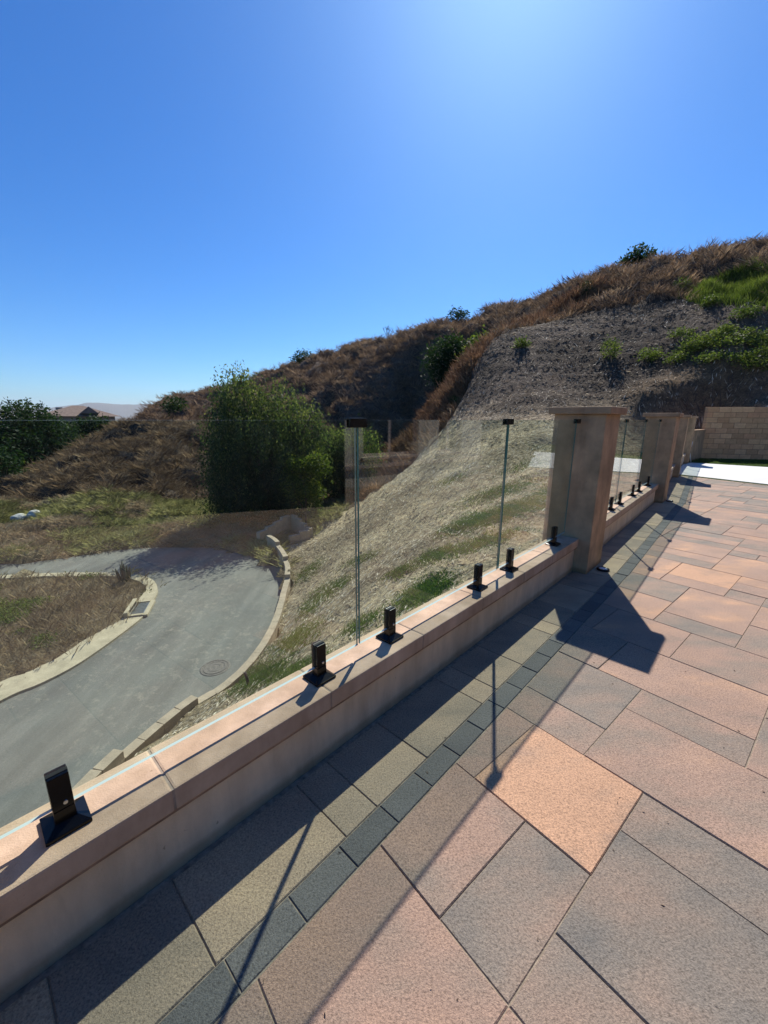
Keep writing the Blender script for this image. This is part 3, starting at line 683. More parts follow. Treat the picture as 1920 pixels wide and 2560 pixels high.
nl = 170; lx = np.array([fpt(rng.uniform(-2, 30), rng.uniform(-3, 5)) for _ in range(nl)]); lx = lx[~inside(wall_line(-0.03) + [np.array([40, 40]), np.array([-40, 40])], lx[:, 0], lx[:, 1])]
V, F, r_ = foliage(np.column_stack([lx, np.full(len(lx), .004)]), .012); V[:, 2] = np.clip(V[:, 2], .001, .008)
tag(link('leaf_bits', np_mesh('leaf_bits', V, F, {'rnd': r_}), None), 'tiny dry leaf bits scattered on the pavers', 'debris', kind='stuff')
# concrete slab and turf
far0 = np.array([11.111, 14.136]); far1 = np.array([12.422, 13.083]); fdir = (far1 - far0) / np.hypot(*(far1 - far0))
q0 = RUNS[3][0].W(-.235, 0.0); f4 = RUNS[3][0]
s4 = [f4.W(0.05, -0.004)]
slab_poly = [SLA - sdir * 0.42 * 0 + sdir * -0.55, f4.W(3.3, -0.003), far0 - fdir * 0.35, np.array([16.3, 10.0]), np.array([10.45, 7.2])]
# keep the near corner on the wall line
a_ = (f4.o - SLA) @ f4.n; b_ = sdir @ f4.n; slab_poly[0] = SLA + sdir * (a_ / b_)
slab_poly[0] = slab_poly[0] - f4.n * 0.004
tag(link('concrete_slab', prism('concrete_slab', slab_poly, -0.35, 0.012), M['slab']), kind='structure')
turf_poly = [f4.W(3.25, 0.0), PF[4].W(0, 0), PF[4].W(PW, 0.0), BWF.W(0.0, 0.0), BWF.W(9, 0.0), np.array([22, 10]), np.array([16.4, 9.95]), far0 - fdir * 0.3]
tag(link('yard_ground', prism('yard_ground', [np.array([9.6, 8.4]), np.array([10.45, 7.19]), np.array([16.32, 9.99]), np.array([24, 10]), np.array([24, -10]), np.array([13.2, -10]), np.array([10, 2])], -0.4, -0.03), M['valley']), kind='structure')
tag(link('turf_ground', prism('turf_ground', turf_poly, -0.35, -0.006), M['turf']), kind='structure')
strip = [PEND - sdir * 3.0, PEND + sdir * 14, SLA + sdir * 14, SLA - sdir * 3.0]
strip = clip_poly(strip if area(strip) > 0 else strip[::-1], f4.W(0, -0.003), -f4.n)
tag(link('turf_strip_ground', prism('turf_strip_ground', strip, -0.35, -0.012), M['turf']), kind='structure')
def blades(P, h, wd, lean=0.35, wind=(0, 0), seg=2, spread=0.0, rmul=1.0):
    """thin curved blades; P (n,3). returns V, F, rnd"""
    n = len(P); an = rng.random(n) * 2 * np.pi; h = h * (0.5 + rng.random(n)); wd = wd * (0.7 + 0.6 * rng.random(n))
    ln = lean * (0.3 + rng.random(n)); dx = np.cos(an) * ln + wind[0]; dy = np.sin(an) * ln + wind[1]
    pa = rng.random(n) * 2 * np.pi; wx = np.cos(pa) * wd / 2; wy = np.sin(pa) * wd / 2; rn = rng.random(n)
    rows = []
    for k in range(seg):
        t_ = k / seg; ox = dx * h * t_ ** 1.6; oy = dy * h * t_ ** 1.6; oz = h * t_ * (1 - 0.25 * t_); sc = 1 - 0.5 * t_
        rows += [np.stack([P[:, 0] + ox - wx * sc, P[:, 1] + oy - wy * sc, P[:, 2] + oz], -1), np.stack([P[:, 0] + ox + wx * sc, P[:, 1] + oy + wy * sc, P[:, 2] + oz], -1)]
    rows.append(np.stack([P[:, 0] + dx * h, P[:, 1] + dy * h, P[:, 2] + h * 0.75], -1))
    k = 2 * seg + 1; V = np.stack(rows, 1).reshape(-1, 3); b = (np.arange(n) * k)[:, None]; tr = []
    for q in range(seg - 1): tr += [(2 * q, 2 * q + 1, 2 * q + 3), (2 * q, 2 * q + 3, 2 * q + 2)]
    tr.append((2 * seg - 2, 2 * seg - 1, 2 * seg))
    F = np.concatenate([b + np.array(t_) for t_ in tr], 0) if len(tr) > 1 else b + np.array(tr[0])
    return V, F, np.repeat(rn, k)
def join(parts):
    Vs, Fs, Rs = [], [], []; o = 0
    for v, f, r_ in parts: Vs.append(v); Fs.append(f + o); Rs.append(r_); o += len(v)
    return np.concatenate(Vs), np.concatenate(Fs), np.concatenate(Rs)
def in_poly_pts(poly, n, z):
    poly = np.array(poly); lo, hi = poly.min(0), poly.max(0); out = []
    while sum(len(o) for o in out) < n:
        q = lo + rng.random((n, 2)) * (hi - lo); out.append(q[inside(poly, q[:, 0], q[:, 1])])
    q = np.concatenate(out)[:n]; return np.column_stack([q, np.full(n, z)])
tp = [f4.W(3.25, -.05), PF[4].W(PW, -.05), BWF.W(0.0, -0.03), BWF.W(5.5, -0.03), far0 + fdir * 5.5, far0]
v1 = blades(in_poly_pts(tp, 26000, -0.006), 0.035, 0.008, 0.5, seg=1)
sp_ = clip_poly([PEND - sdir * 1.2, PEND + sdir * 3, SLA + sdir * 3, SLA - sdir * 1.2], f4.W(0, -0.02), -f4.n)
v2 = blades(in_poly_pts(sp_, 5000, -0.012), 0.028, 0.007, 0.5, seg=1)
V, F, r_ = join([v1, v2]); tag(link('turf', np_mesh('turf', V, F, {'rnd': r_}), M['grass']), 'dark green artificial turf around the pale slab', 'grass', kind='stuff')

bpy.data.objects['leaf_bits'].data.materials.append(M['brush'])
# ================================================================== WALLS, PILLARS, GLASS
CAPZ0, CAPZ1 = 0.262, 0.345
def seg_label(i):
    return ['low stucco wall leaving the left edge behind the nearest pillar', 'long low stucco wall in the foreground carrying the three nearest glass panels', 'low stucco wall between the first and the second pillar',
            'low stucco wall between the second and third pillar, mostly hidden', 'low stucco wall beside the white slab between the third and fourth pillar'][i]
def cap_piece(L_):
    bm = bmesh.new(); bm_box(bm, 0.0025, L_ - 0.0025, -0.012, 0.222, CAPZ0, CAPZ1, 0.008)
    me = bm_mesh('cap_stone', bm); return me
def low_wall(i, f, ln, joints):
    root = empty('low_wall', seg_label(i), 'wall', (*f.o, 0), f.rz, 'low stucco walls along the terrace edge')
    bm = bmesh.new(); bm_box(bm, 0.001, ln - 0.001, 0.022, 0.200, -0.45, 0.2465)
    link('wall_body', bm_mesh('wall_body', bm), M['stucco'], root)
    link('grout', box_mesh('grout', 0.002, ln - 0.002, -0.0085, 0.218, CAPZ0 + 0.004, CAPZ1 - 0.0035), M['grout'], root)
    link('cap_shadow_strip', box_mesh('cap_shadow_strip', 0.002, ln - 0.002, -0.003, 0.212, 0.247, CAPZ0 - 0.0005, 0.002), M['cap_shadow_strip'], root)
    js = [0.0] + [j for j in joints if 0.05 < j < ln - 0.05] + [ln]
    for a, b in zip(js, js[1:]): link('cap_stone', cap_piece(b - a), M['cap'], root, (a, 0, 0))
    return root
L1 = RUNS[0][1]
j1 = [L1 + q for q in (-3.804, -3.157, -2.509, -1.865, -1.24, -0.675)]
for i, (f, ln) in enumerate([RUN0] + RUNS):
    low_wall(i, f, ln, j1 if i == 1 else [0.63 * k for k in range(1, 8)])
def pillar(i):
    f = PF[i]
    lb = ['tan stucco pillar nearest the camera at the left end of the glass', 'largest tan stucco pillar with flat cap, its shadow across the pavers', 'second tan stucco pillar behind the largest one', 'third tan stucco pillar, at the corner of the white slab', 'fourth and farthest tan stucco pillar before the block wall'][i]
    root = empty('pillar', lb, 'pillar', (*f.o, 0), f.rz, 'stucco pillars along the terrace edge')
    zt = 1.54
    link('pillar_body', box_mesh('pillar_body', 0, PW, -0.115, 0.352, -0.45, zt, 0.006), M['pillar'], root)
    link('pillar_cap', box_mesh('pillar_cap', -0.045, PW + 0.045, -0.16, 0.397, zt + 0.001, zt + 0.067, 0.008), M['pcap'], root)
for i in range(5): pillar(i)

GT, GZ0, GZ1, GTH = 0.105, 0.408, 1.487, 0.012
def glass_panel(fence, s0, s1):
    root = bpy.data.objects.new('glass_panel', None); COL.objects.link(root); root.parent = fence; root.location = ((s0 + s1) / 2, GT, GZ0); root.empty_display_size = .1
    L_ = s1 - s0; h = GZ1 - GZ0; a = GTH / 2
    V = [(-L_ / 2, -a, 0), (L_ / 2, -a, 0), (L_ / 2, -a, h), (-L_ / 2, -a, h), (-L_ / 2, a, 0), (L_ / 2, a, 0), (L_ / 2, a, h), (-L_ / 2, a, h)]
    me = mesh_from('pane', V, [(0, 1, 2, 3), (5, 4, 7, 6), (0, 3, 7, 4), (1, 5, 6, 2), (0, 4, 5, 1), (3, 2, 6, 7)])
    for m_ in (M['glass'], M['glass_edge'], M['rim_glint']): me.materials.append(m_)
    me.polygons.foreach_set('material_index', [0, 0, 1, 1, 2, 2]); link('pane', me, None, root)
def make_spigot(parent):
    root = bpy.data.objects.new('spigot', None); COL.objects.link(root); root.parent = parent; root.empty_display_size = .1
    bm = bmesh.new()
    bm_box(bm, -0.0535, 0.0535, -0.0535, 0.0535, 0.0, 0.011, 0.002)
    vs = [bm.verts.new(p) for p in [(-.052, -.052, .0112), (.052, -.052, .0112), (.052, .052, .0112), (-.052, .052, .0112), (-.027, -.022, .024), (.027, -.022, .024), (.027, .022, .024), (-.027, .022, .024)]]
    for k in range(4): bm.faces.new((vs[k], vs[(k + 1) % 4], vs[4 + (k + 1) % 4], vs[4 + k]))
    bm.faces.new(vs[4:])
    link('base_plate', bm_mesh('base_plate', bm), M['black'], root)
    bm = bmesh.new()
    bm_box(bm, -.025, .025, -.021, .021, 0.0235, 0.062, 0.002)
    bm_box(bm, -.025, .025, -.021, -.0075, 0.0622, 0.172, 0.003); bm_box(bm, -.025, .025, .0075, .021, 0.0622, 0.172, 0.003)
    link('post', bm_mesh('post', bm), M['black'], root)
    bm = bmesh.new(); bmesh.ops.create_cone(bm, cap_ends=True, segments=16, radius1=.0065, radius2=.0055, depth=.003); bmesh.ops.rotate(bm, verts=bm.verts, cent=(0, 0, 0), matrix=Matrix.Rotation(R(90), 3, 'X')); bmesh.ops.translate(bm, verts=bm.verts, vec=(0.006, -0.0222, 0.082))
    link('grub_screw', bm_mesh('grub_screw', bm), M['steel'], root)
    link('gasket', box_mesh('gasket', -.0252, .0252, -.0072, .0072, .063, .1725), M['rubber'], root)
    return root
spig = [None]
def spigot(fence, s_):
    if spig[0] is None: spig[0] = make_spigot(fence); o = spig[0]
    else: o = copy_tree(spig[0], fence)
    o.location = (s_, GT, CAPZ1 + 0.0005)
clp = [None]
def clip(fence, s_):
    if clp[0] is None:
        bm = bmesh.new(); bm_box(bm, -.05, .05, -.017, -.0065, -.032, .0085, 0.0015); bm_box(bm, -.05, .05, .0065, .017, -.032, .0085, 0.0015); bm_box(bm, -.05, .05, -.0062, .0062, .001, .0083)
        clp[0] = bm_mesh('top_clip', bm)
    link('top_clip', clp[0], M['black'], fence, (s_, GT, GZ1 + 0.0005))
GG = 'frameless glass fences along the terrace edge'
fl = ['frameless glass fence on black spigots in the foreground, ending at the largest pillar', 'frameless glass fence between the largest and the second pillar', 'frameless glass fence between the second and third pillar, seen edge on', 'frameless glass fence beside the white slab, between third and fourth pillar']
for k in range(4):
    f, ln = RUNS[k]; fence = empty('glass_fence', fl[k], 'glass fence', (*f.o, 0), f.rz, GG)
    if k == 0:
        for a, b in ((-4.305, -2.896), (-2.880, -1.472), (-1.456, -0.105)): glass_panel(fence, ln + a, ln + b)
        for a in (-4.057, -3.13, -2.655, -1.745, -1.265, -0.37): spigot(fence, ln + a)
        for a in (-4.325, -2.888, -1.464, -0.085): clip(fence, ln + a)
    else:
        g0, g1 = 0.105, ln - 0.105; pl = (g1 - g0 - 0.032) / 3
        for q in range(3):
            a = g0 + q * (pl + 0.016); glass_panel(fence, a, a + pl)
            spigot(fence, a + (0.29 if q == 0 else 0.235)); spigot(fence, a + pl - (0.29 if q == 2 else 0.235))
            clip(fence, (a + pl + 0.008) if q < 2 else ln - 0.085)

# lights lying at the foot of the pillars
def puck(p, label):
    root = empty('floor_light', label, 'light', (*p, 0.002), 0.3, 'round floor lights at the pillar feet')
    bm = bmesh.new(); seg = 28; rings = []
    for r_, z in ((0.058, 0), (0.060, 0.010), (0.055, 0.017), (0.041, 0.018), (0.038, 0.013)):
        rings.append([bm.verts.new((r_ * math.cos(2 * math.pi * k / seg), r_ * math.sin(2 * math.pi * k / seg), z)) for k in range(seg)])
    for a, b in zip(rings, rings[1:]):
        for k in range(seg): bm.faces.new((a[k], a[(k + 1) % seg], b[(k + 1) % seg], b[k]))
    link('light_ring', bm_mesh('light_ring', bm, True), M['black'], root)
    bm = bmesh.new(); bmesh.ops.create_cone(bm, cap_ends=True, segments=24, radius1=.0385, radius2=.036, depth=.006); bmesh.ops.translate(bm, verts=bm.verts, vec=(0, 0, .0125))
    link('lens', bm_mesh('lens', bm), M['lens'], root)
puck((2.235, 3.875), 'round black floor light with white lens at the foot of the largest pillar')
puck(PF[2].W(0.3, -0.185), 'round black floor light at the foot of the second pillar')

# low tan wall after the fourth pillar, block wall
a = PF[4].W(PW, 0.1); b = BWF.W(0.0, 0.1); f = Frame(a, math.degrees(math.atan2(*(b - a)))); ln = math.hypot(*(b - a))
rt = empty('tan_wall', 'smooth tan wall of half height between farthest pillar and block wall', 'wall', (*a, 0), f.rz)
link('wall_body', box_mesh('wall_body', 0.001, ln - 0.02, -0.1, 0.1, -0.45, 1.08), M['pillar'], rt)
link('wall_cap', box_mesh('wall_cap', 0.001, ln - 0.02, -0.11, 0.11, 1.081, 1.12, 0.004), M['pcap'], rt)
bw = empty('block_wall', 'tall tan block wall across the far end of the yard', 'wall', (*BW0, 0), BWF.rz)
link('mortar_core', box_mesh('mortar_core', 0.006, 7.6, 0.012, 0.19, -0.45, 1.955), M['mortar'], bw)
bmes = {}
def blockm(L_, h=0.19, nm='block', th=0.199):
    k = (round(L_, 3), h, nm)
    if k not in bmes:
        bmes[k] = box_mesh(nm, 0, L_, 0, th, 0, h, 0.008)
    return bmes[k]
course = 0.2; nb = 0
for c_ in range(10):
    z = -0.02 + c_ * course; x = 0.0 if c_ % 2 else -0.2
    while x < 7.4:
        x0 = max(x, 0.0); L_ = x + 0.4 - x0 - 0.01
        jx = rr_.uniform(-.003, .003)
        link('block', blockm(L_), M['bblock'], bw, (x0, 0.0 + jx, z + rr_.uniform(-.002, .002))); x += 0.4
# leaning white pipe by the farthest pillar
root = empty('white_pipe', 'thin white pipe leaning by the farthest pillar', 'pipe', (*PF[4].W(0.75, -0.16), 0))
bm = bmesh.new(); bm_tube(bm, [(0, 0, 0), (-.06, .01, .25), (-.10, .02, .42), (-.06, .03, .55), (-.03, .05, .72)], .018); link('pipe_body', bm_mesh('pipe_body', bm, True), M['white'], root)

# ================================================================== HOUSE BESIDE THE TERRACE (seen reflected in the glass)
H0 = np.array([6.515, 1.619]); H1 = np.array([8.75, 5.10]); hd_ = (H1 - H0) / np.hypot(*(H1 - H0)); H00 = H0 - hd_ * 0.35
hf = Frame(H1, math.degrees(math.atan2(*(H00 - H1))))      # s runs from the far corner towards the camera side, n to the ... right
hl = math.hypot(*(H00 - H1)); side = -1 if (np.array([0, 0]) - H1) @ hf.n > 0 else 1
hr = empty('house', 'cream stucco house beside the terrace, seen only mirrored in the glass', 'house', (*hf.o, 0), hf.rz)
D_ = 7.0 * side
y0, y1 = sorted((0.0, D_))
wins = [(0.75, 1.55, 0.66, 2.3), (2.2, 3.75, 0.66, 2.35)]
# facade pieces around the window openings
th = 0.25 * side
def hb(nm, a, b, z0, z1, mat, o0=0.0, o1=None, parent=None):
    o1 = th if o1 is None else o1; q0, q1 = sorted((o0, o1)); return link(nm, box_mesh(nm, a, b, q0, q1, z0, z1), mat, parent or hr)
prev = 0.0
for a, b, z0, z1 in wins:
    hb('wall', prev, a, 0, 3.2, M['house']); hb('wall', a, b, 0, z0, M['house']); hb('wall', a, b, z1, 3.2, M['house']); prev = b
    fr = empty('window', '', '', ((a + b) / 2, 0, z0)); fr.parent = hr
    for kk in ('label', 'category'):
        if kk in fr: del fr[kk]
    w2 = (b - a) / 2; h2 = z1 - z0; q = 0.10 * side
    def fb(nm, x0, x1, zz0, zz1, mat, o0, o1): q0, q1 = sorted((o0, o1)); return link(nm, box_mesh(nm, x0, x1, q0, q1, zz0, zz1), mat, fr)
    fb('frame', -w2 + .001, -w2 + .07, 0.001, h2 - .001, M['trim'], q, q + .06 * side); fb('frame', w2 - .07, w2 - .001, 0.001, h2 - .001, M['trim'], q, q + .06 * side)
    fb('frame', -w2 + .07, w2 - .07, 0.001, .07, M['trim'], q, q + .06 * side); fb('frame', -w2 + .07, w2 - .07, h2 - .07, h2 - .001, M['trim'], q, q + .06 * side); fb('frame', -.035, .035, .07, h2 - .07, M['trim'], q, q + .06 * side)
    fb('pane', -w2 + .07, w2 - .07, .07, h2 - .07, M['window'], q + .02 * side, q + .03 * side)
    fb('sill', -w2 - .05, w2 + .05, -.06, -.001, M['trim'], -.05 * side, .02 * side)
hb('wall', prev, hl, 0, 3.2, M['house'])
hb('wall', 0.001, 0.25, 0, 3.2, M['house'], th, D_); hb('end_wall', hl - .25, hl, 0, 3.2, M['house_shade'], th, D_); hb('wall', 0.25, hl - .25, 0, 3.2, M['house'], D_ - .25 * side, D_)
hb('base_moulding', -0.05, hl, 0.43, 0.51, M['trim'], -.06 * side, -.001 * side)
hb('roof', -0.05, hl + .05, 3.2, 3.4, M['rtile'], -0.05 * side, D_ + .5 * side)
rm = mesh_from('roof_slope', [(-.05, -.05 * side, 3.401), (hl + .05, -.05 * side, 3.401), (hl + .5, D_ + .5 * side, 3.401), (-.5, D_ + .5 * side, 3.401), (hl * .45, D_ / 2, 4.9), (hl * .55, D_ / 2, 4.9)], [(0, 1, 5, 4), (1, 2, 5), (2, 3, 4, 5), (3, 0, 4), (3, 2, 1, 0)])
link('roof', rm, M['rtile'], hr)

# nearer wing of the house: its shade put into the dark wall colour, seen only in the glass
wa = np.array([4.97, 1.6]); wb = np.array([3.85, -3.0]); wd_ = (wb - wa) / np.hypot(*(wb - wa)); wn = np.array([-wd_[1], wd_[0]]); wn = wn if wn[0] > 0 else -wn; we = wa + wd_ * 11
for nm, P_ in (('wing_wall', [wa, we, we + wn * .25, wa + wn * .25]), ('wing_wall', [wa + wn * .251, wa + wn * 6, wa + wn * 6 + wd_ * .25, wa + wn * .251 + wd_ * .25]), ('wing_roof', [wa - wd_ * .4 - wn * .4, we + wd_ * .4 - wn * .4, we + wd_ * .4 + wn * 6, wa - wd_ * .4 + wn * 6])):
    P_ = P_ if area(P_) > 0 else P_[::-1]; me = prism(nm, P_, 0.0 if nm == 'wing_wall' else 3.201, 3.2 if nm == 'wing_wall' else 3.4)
    o = link(nm, me, M['house_shade' if nm == 'wing_wall' else 'rtile'], hr); o.matrix_parent_inverse = (Matrix.Translation((*hf.o, 0)) @ Matrix.Rotation(hf.rz, 4, 'Z')).inverted()
# ================================================================== DRIVEWAY
def fill_poly(name, poly, z):
    from mathutils.geometry import tessellate_polygon
    P_ = [Vector((p[0], p[1], z)) for p in poly]; T = []
    for a, b, c_ in tessellate_polygon([P_]):
        k = (P_[b] - P_[a]).cross(P_[c_] - P_[a]).z
        if abs(k) > 1e-7: T.append((a, b, c_) if k > 0 else (a, c_, b))
    return mesh_from(name, P_, T)
me = fill_poly('road', ROAD, ZR)
tag(link('road', me, M['asphalt']), kind='structure')
# island kerb ribbon
def ribbon(path, o0, o1, z0, z1, name):
    a = off_path(path, o0); b = off_path(path, o1); V = []; F = []
    for p, q in zip(a, b): V += [(p[0], p[1], z0), (p[0], p[1], z1), (q[0], q[1], z1), (q[0], q[1], z0)]
    for i in range(len(path) - 1):
        k = 4 * i
        for e_ in range(4): F.append((k + e_, k + (e_ + 1) % 4, k + 4 + (e_ + 1) % 4, k + 4 + e_))
    F += [(0, 3, 2, 1), tuple(len(V) - 4 + i for i in range(4))]
    return mesh_from(name, V, F)
KW = np.array([0.78 if p[1] < 11.0 and p[0] > -10.5 else (0.55 if p[1] < 13.4 and p[0] > -9 else 0.36) for p in KERBs]); KW = np.convolve(np.pad(KW, 3, 'edge'), np.ones(7) / 7, 'valid') + np.array([0.10 * float(fbm(np.array([i * .7]), np.array([2.2]), 2)[0]) for i in range(len(KERBs))])
me = ribbon(KERBs, -0.02, KW, ZR - 0.2, ZR + 0.06, 'kerb'); tag(link('kerb', me, M['kerb']), kind='structure')
# low segmental retaining wall along the driveway: every block a part
rw = empty('retaining_wall', 'curving low tan block retaining wall along the driveway edge', 'wall', (0, 0, 0))
cum = [0.0]
for p, q in zip(RWs, RWs[1:]): cum.append(cum[-1] + np.hypot(*(q - p)))
def along(path, cum_, s_):
    i = min(max(np.searchsorted(cum_, s_) - 1, 0), len(path) - 2); t_ = (s_ - cum_[i]) / (cum_[i + 1] - cum_[i]); p = path[i] + (path[i + 1] - path[i]) * t_; v = path[i + 1] - path[i]; return p, math.atan2(v[1], v[0])
s_ = 5.5; bl = 0.41; k = 0
s5 = cum[-1]
def ncourse(s_):      # the top steps down away from the house, then up again at the far end
    x = (s_ - 5.5) / (s5 - 5.5)
    if x < 0.18: return 5
    if x < 0.28: return 4
    if x < 0.42: return 3
    if x < 0.70: return 3
    if x < 0.80: return 4
    if x < 0.9: return 5
    return 6
RB = {}
while s_ < s5 - bl and k < 300:
    p, a = along(RWs, cum, s_ + bl / 2); n_ = ncourse(s_)
    for c_ in range(n_):
        L_ = bl - 0.008; me = RB.get(c_ == n_ - 1) or box_mesh('block', -L_ / 2, L_ / 2, -0.008, 0.19, 0, 0.152, 0.006); RB[c_ == n_ - 1] = me
        if k < 298: o = link('block', me, M['rblock'], rw, (p[0] + rr_.uniform(-.004, .004), p[1], ZR - 0.02 + c_ * 0.155)); o.rotation_euler = (0, 0, a + rr_.uniform(-.01, .01)); k += 1
    s_ += bl
# black end caps standing on three of the top blocks
# manhole cover
mh = at_z(538, 1669, ZR); root = empty('manhole_cover', 'round brown iron manhole cover in the asphalt', 'manhole cover', (mh[0], mh[1], ZR))
bm = bmesh.new(); seg = 36; rings = []
prof = [(0.02, .016), (.05, .010), (.11, .010), (.12, .016), (.17, .016), (.18, .010), (.23, .010), (.24, .017), (.285, .017), (.29, .006), (.31, .006), (.315, .014), (.35, .014), (.37, .001)]
c0 = bm.verts.new((0, 0, .016))
for r_, z in prof: rings.append([bm.verts.new((r_ * math.cos(2 * math.pi * q / seg), r_ * math.sin(2 * math.pi * q / seg), z)) for q in range(seg)])
for q in range(seg): bm.faces.new((c0, rings[0][q], rings[0][(q + 1) % seg]))
for a, b in zip(rings[:9], rings[1:9]):
    for q in range(seg): bm.faces.new((a[q], b[q], b[(q + 1) % seg], a[(q + 1) % seg]))
cover = bm_mesh('cover', bm)
bm = bmesh.new(); rings = []
for r_, z in prof[8:]: rings.append([bm.verts.new((r_ * math.cos(2 * math.pi * q / seg), r_ * math.sin(2 * math.pi * q / seg), z)) for q in range(seg)])
for a, b in zip(rings, rings[1:]):
    for q in range(seg): bm.faces.new((a[q], b[q], b[(q + 1) % seg], a[(q + 1) % seg]))
link('cover', cover, M['iron'], root); link('frame_ring', bm_mesh('frame_ring', bm), M['iron'], root)
# drain grate in the kerb
root = empty('drain_grate', 'grey metal drain grate set in a concrete catch basin at the kerb', 'drain', (-8.06, 12.29, ZR + 0.06), R(17.2))
bm = bmesh.new(); bm_box(bm, .205, .34, -.56, .56, -.05, .035, .008); bm_box(bm, -.33, -.205, -.56, .56, -.05, .16, .01); bm_box(bm, -.204, .204, .44, .56, -.05, .06, .008); bm_box(bm, -.204, .204, -.56, -.44, -.05, .05, .008)
link('basin_rim', bm_mesh('basin_rim', bm), M['kerb'], root)
link('basin_shade_pan', box_mesh('basin_shade_pan', -.204, .204, -.439, .439, -.03, .004), M['pit'], root)  # shallow dark pan, its colour stands in for the shaded basin depth
link('inlet_shade_strip', box_mesh('inlet_shade_strip', -.2049, -.1985, -.36, .36, .06, .14), M['pit'], root)  # solid dark strip painted as the shade inside the kerb inlet
gb = box_mesh('bar', -.19, .19, -.006, .006, .006, .03)
for q in range(21): link('bar', gb, M['grate'], root, (0, -.41 + q * .041, 0))
bm = bmesh.new(); bm_box(bm, -.204, -.19, -.438, .438, .005, .034); bm_box(bm, .19, .204, -.438, .438, .005, .034); link('grate_frame', bm_mesh('grate_frame', bm), M['grate'], root)
# stepped concrete enclosure at the gully
A_ = at_z(647, 1364, -4.62); D__ = at_z(724, 1359, -4.62); C_ = at_z(779, 1349, -4.62); B_ = at_d(722, 1301, 21.6)
gw = empty('gully_wall', 'u-shaped stepped block wall around the drainage gully', 'wall', (0, 0, 0))
def wall_run(p, q, zb, tops, name='wall_panel'):
    p = np.array(p[:2]); q = np.array(q[:2]); n = len(tops); v = (q - p) / n; u = v / np.hypot(*v); nn = np.array([-u[1], u[0]]) * 0.1
    for i, zt in enumerate(tops):
        a = p + v * i; b = p + v * (i + 1) - u * 0.004; P_ = [a - nn, b - nn, b + nn, a + nn]; P_ = P_ if area(P_) > 0 else P_[::-1]
        link(name, prism(name, P_, zb, zt), M['rblock'], gw)
wall_run(A_, B_, -5.0, [-3.95, -3.85, -3.75, -3.62]); wall_run(np.array(B_[:2]) + 0.12, C_, -5.0, [-3.62, -3.72, -3.88, -4.02]); wall_run(D__, C_ - np.array([.1, .1, 0]), -5.0, [-4.22, -4.08])
for (px, py, r_, l) in ((50, 1303, .42, 'larger of two white boulders at the foot of the brush hill'), (88, 1296, .34, 'smaller upright white boulder at the foot of the brush hill')):
    h_ = hit(px, py)[0]; bm = bmesh.new(); bmesh.ops.create_icosphere(bm, subdivisions=3, radius=r_)
    for v in bm.verts: v.co *= 1 + 0.35 * float(fbm(np.array([v.co.x * 2.2 + px]), np.array([v.co.y * 2.2 + v.co.z * 3]), 3)[0]); v.co.z *= .75
    o = link('boulder', bm_mesh('boulder', bm), M['rock']); o.location = (h_[0], h_[1], h_[2] + r_ * .45); tag(o, l, 'boulder', 'white boulders')
# small concrete debris by the gully wall
p_ = hit(708, 1362)[0]; bm = bmesh.new(); bmesh.ops.create_icosphere(bm, subdivisions=2, radius=.28)
for v in bm.verts: v.co *= 1 + .5 * float(fbm(np.array([v.co.x * 5]), np.array([v.co.y * 5 + v.co.z * 6]), 2)[0]); v.co.z *= .45
o = link('concrete_rubble', bm_mesh('concrete_rubble', bm), M['rock']); o.location = (p_[0], p_[1], p_[2] + .05); tag(o, 'white lump of broken concrete beside the gully wall', 'rubble')
# black pipe stub and irrigation hose on the slope
p_ = hit(622, 1712)[0]; bm = bmesh.new(); bm_tube(bm, [(0, 0, -.1), (-.03, .02, .12), (-.07, .03, .26)], .03); o = link('pipe_stub', bm_mesh('pipe_stub', bm, True), M['rubber']); o.location = tuple(p_); tag(o, 'short black pipe stub behind the driveway retaining wall', 'pipe')

# ================================================================== VEGETATION
def lobe_points(lobes, n, shell=0.55):
    vol = np.array([l[3] * l[4] * l[5] for l in lobes]) ** 0.8; ks = rng.choice(len(lobes), n, p=vol / vol.sum()); L_ = np.array(lobes)[ks]
    d = rng.normal(size=(n, 3)); d /= np.linalg.norm(d, axis=1)[:, None]; r_ = shell + (1 - shell) * rng.random(n) ** 0.6
    return L_[:, :3] + d * r_[:, None] * L_[:, 3:6], d
def limbs(base, lobes, r0, mat, root, name='trunk'):
    bm = bmesh.new(); base = Vector(base)
    cen = Vector(np.mean([l[:3] for l in lobes], 0)); fork = base.lerp(cen, 0.35); bm_tube(bm, [base - Vector((0, 0, .3)), base.lerp(fork, .5) + Vector((r0 * .4, 0, 0)), fork], [r0 * 1.2, r0, r0 * .8], 8)
    for l in lobes:
        p = Vector(l[:3]); m_ = fork.lerp(p, .5) + Vector((rr_.uniform(-.3, .3), rr_.uniform(-.3, .3), rr_.uniform(0, .4))); bm_tube(bm, [fork, m_, p + Vector((0, 0, l[5] * .5))], [r0 * .55, r0 * .35, r0 * .12], 6)
    link(name, bm_mesh(name, bm, True), mat, root)
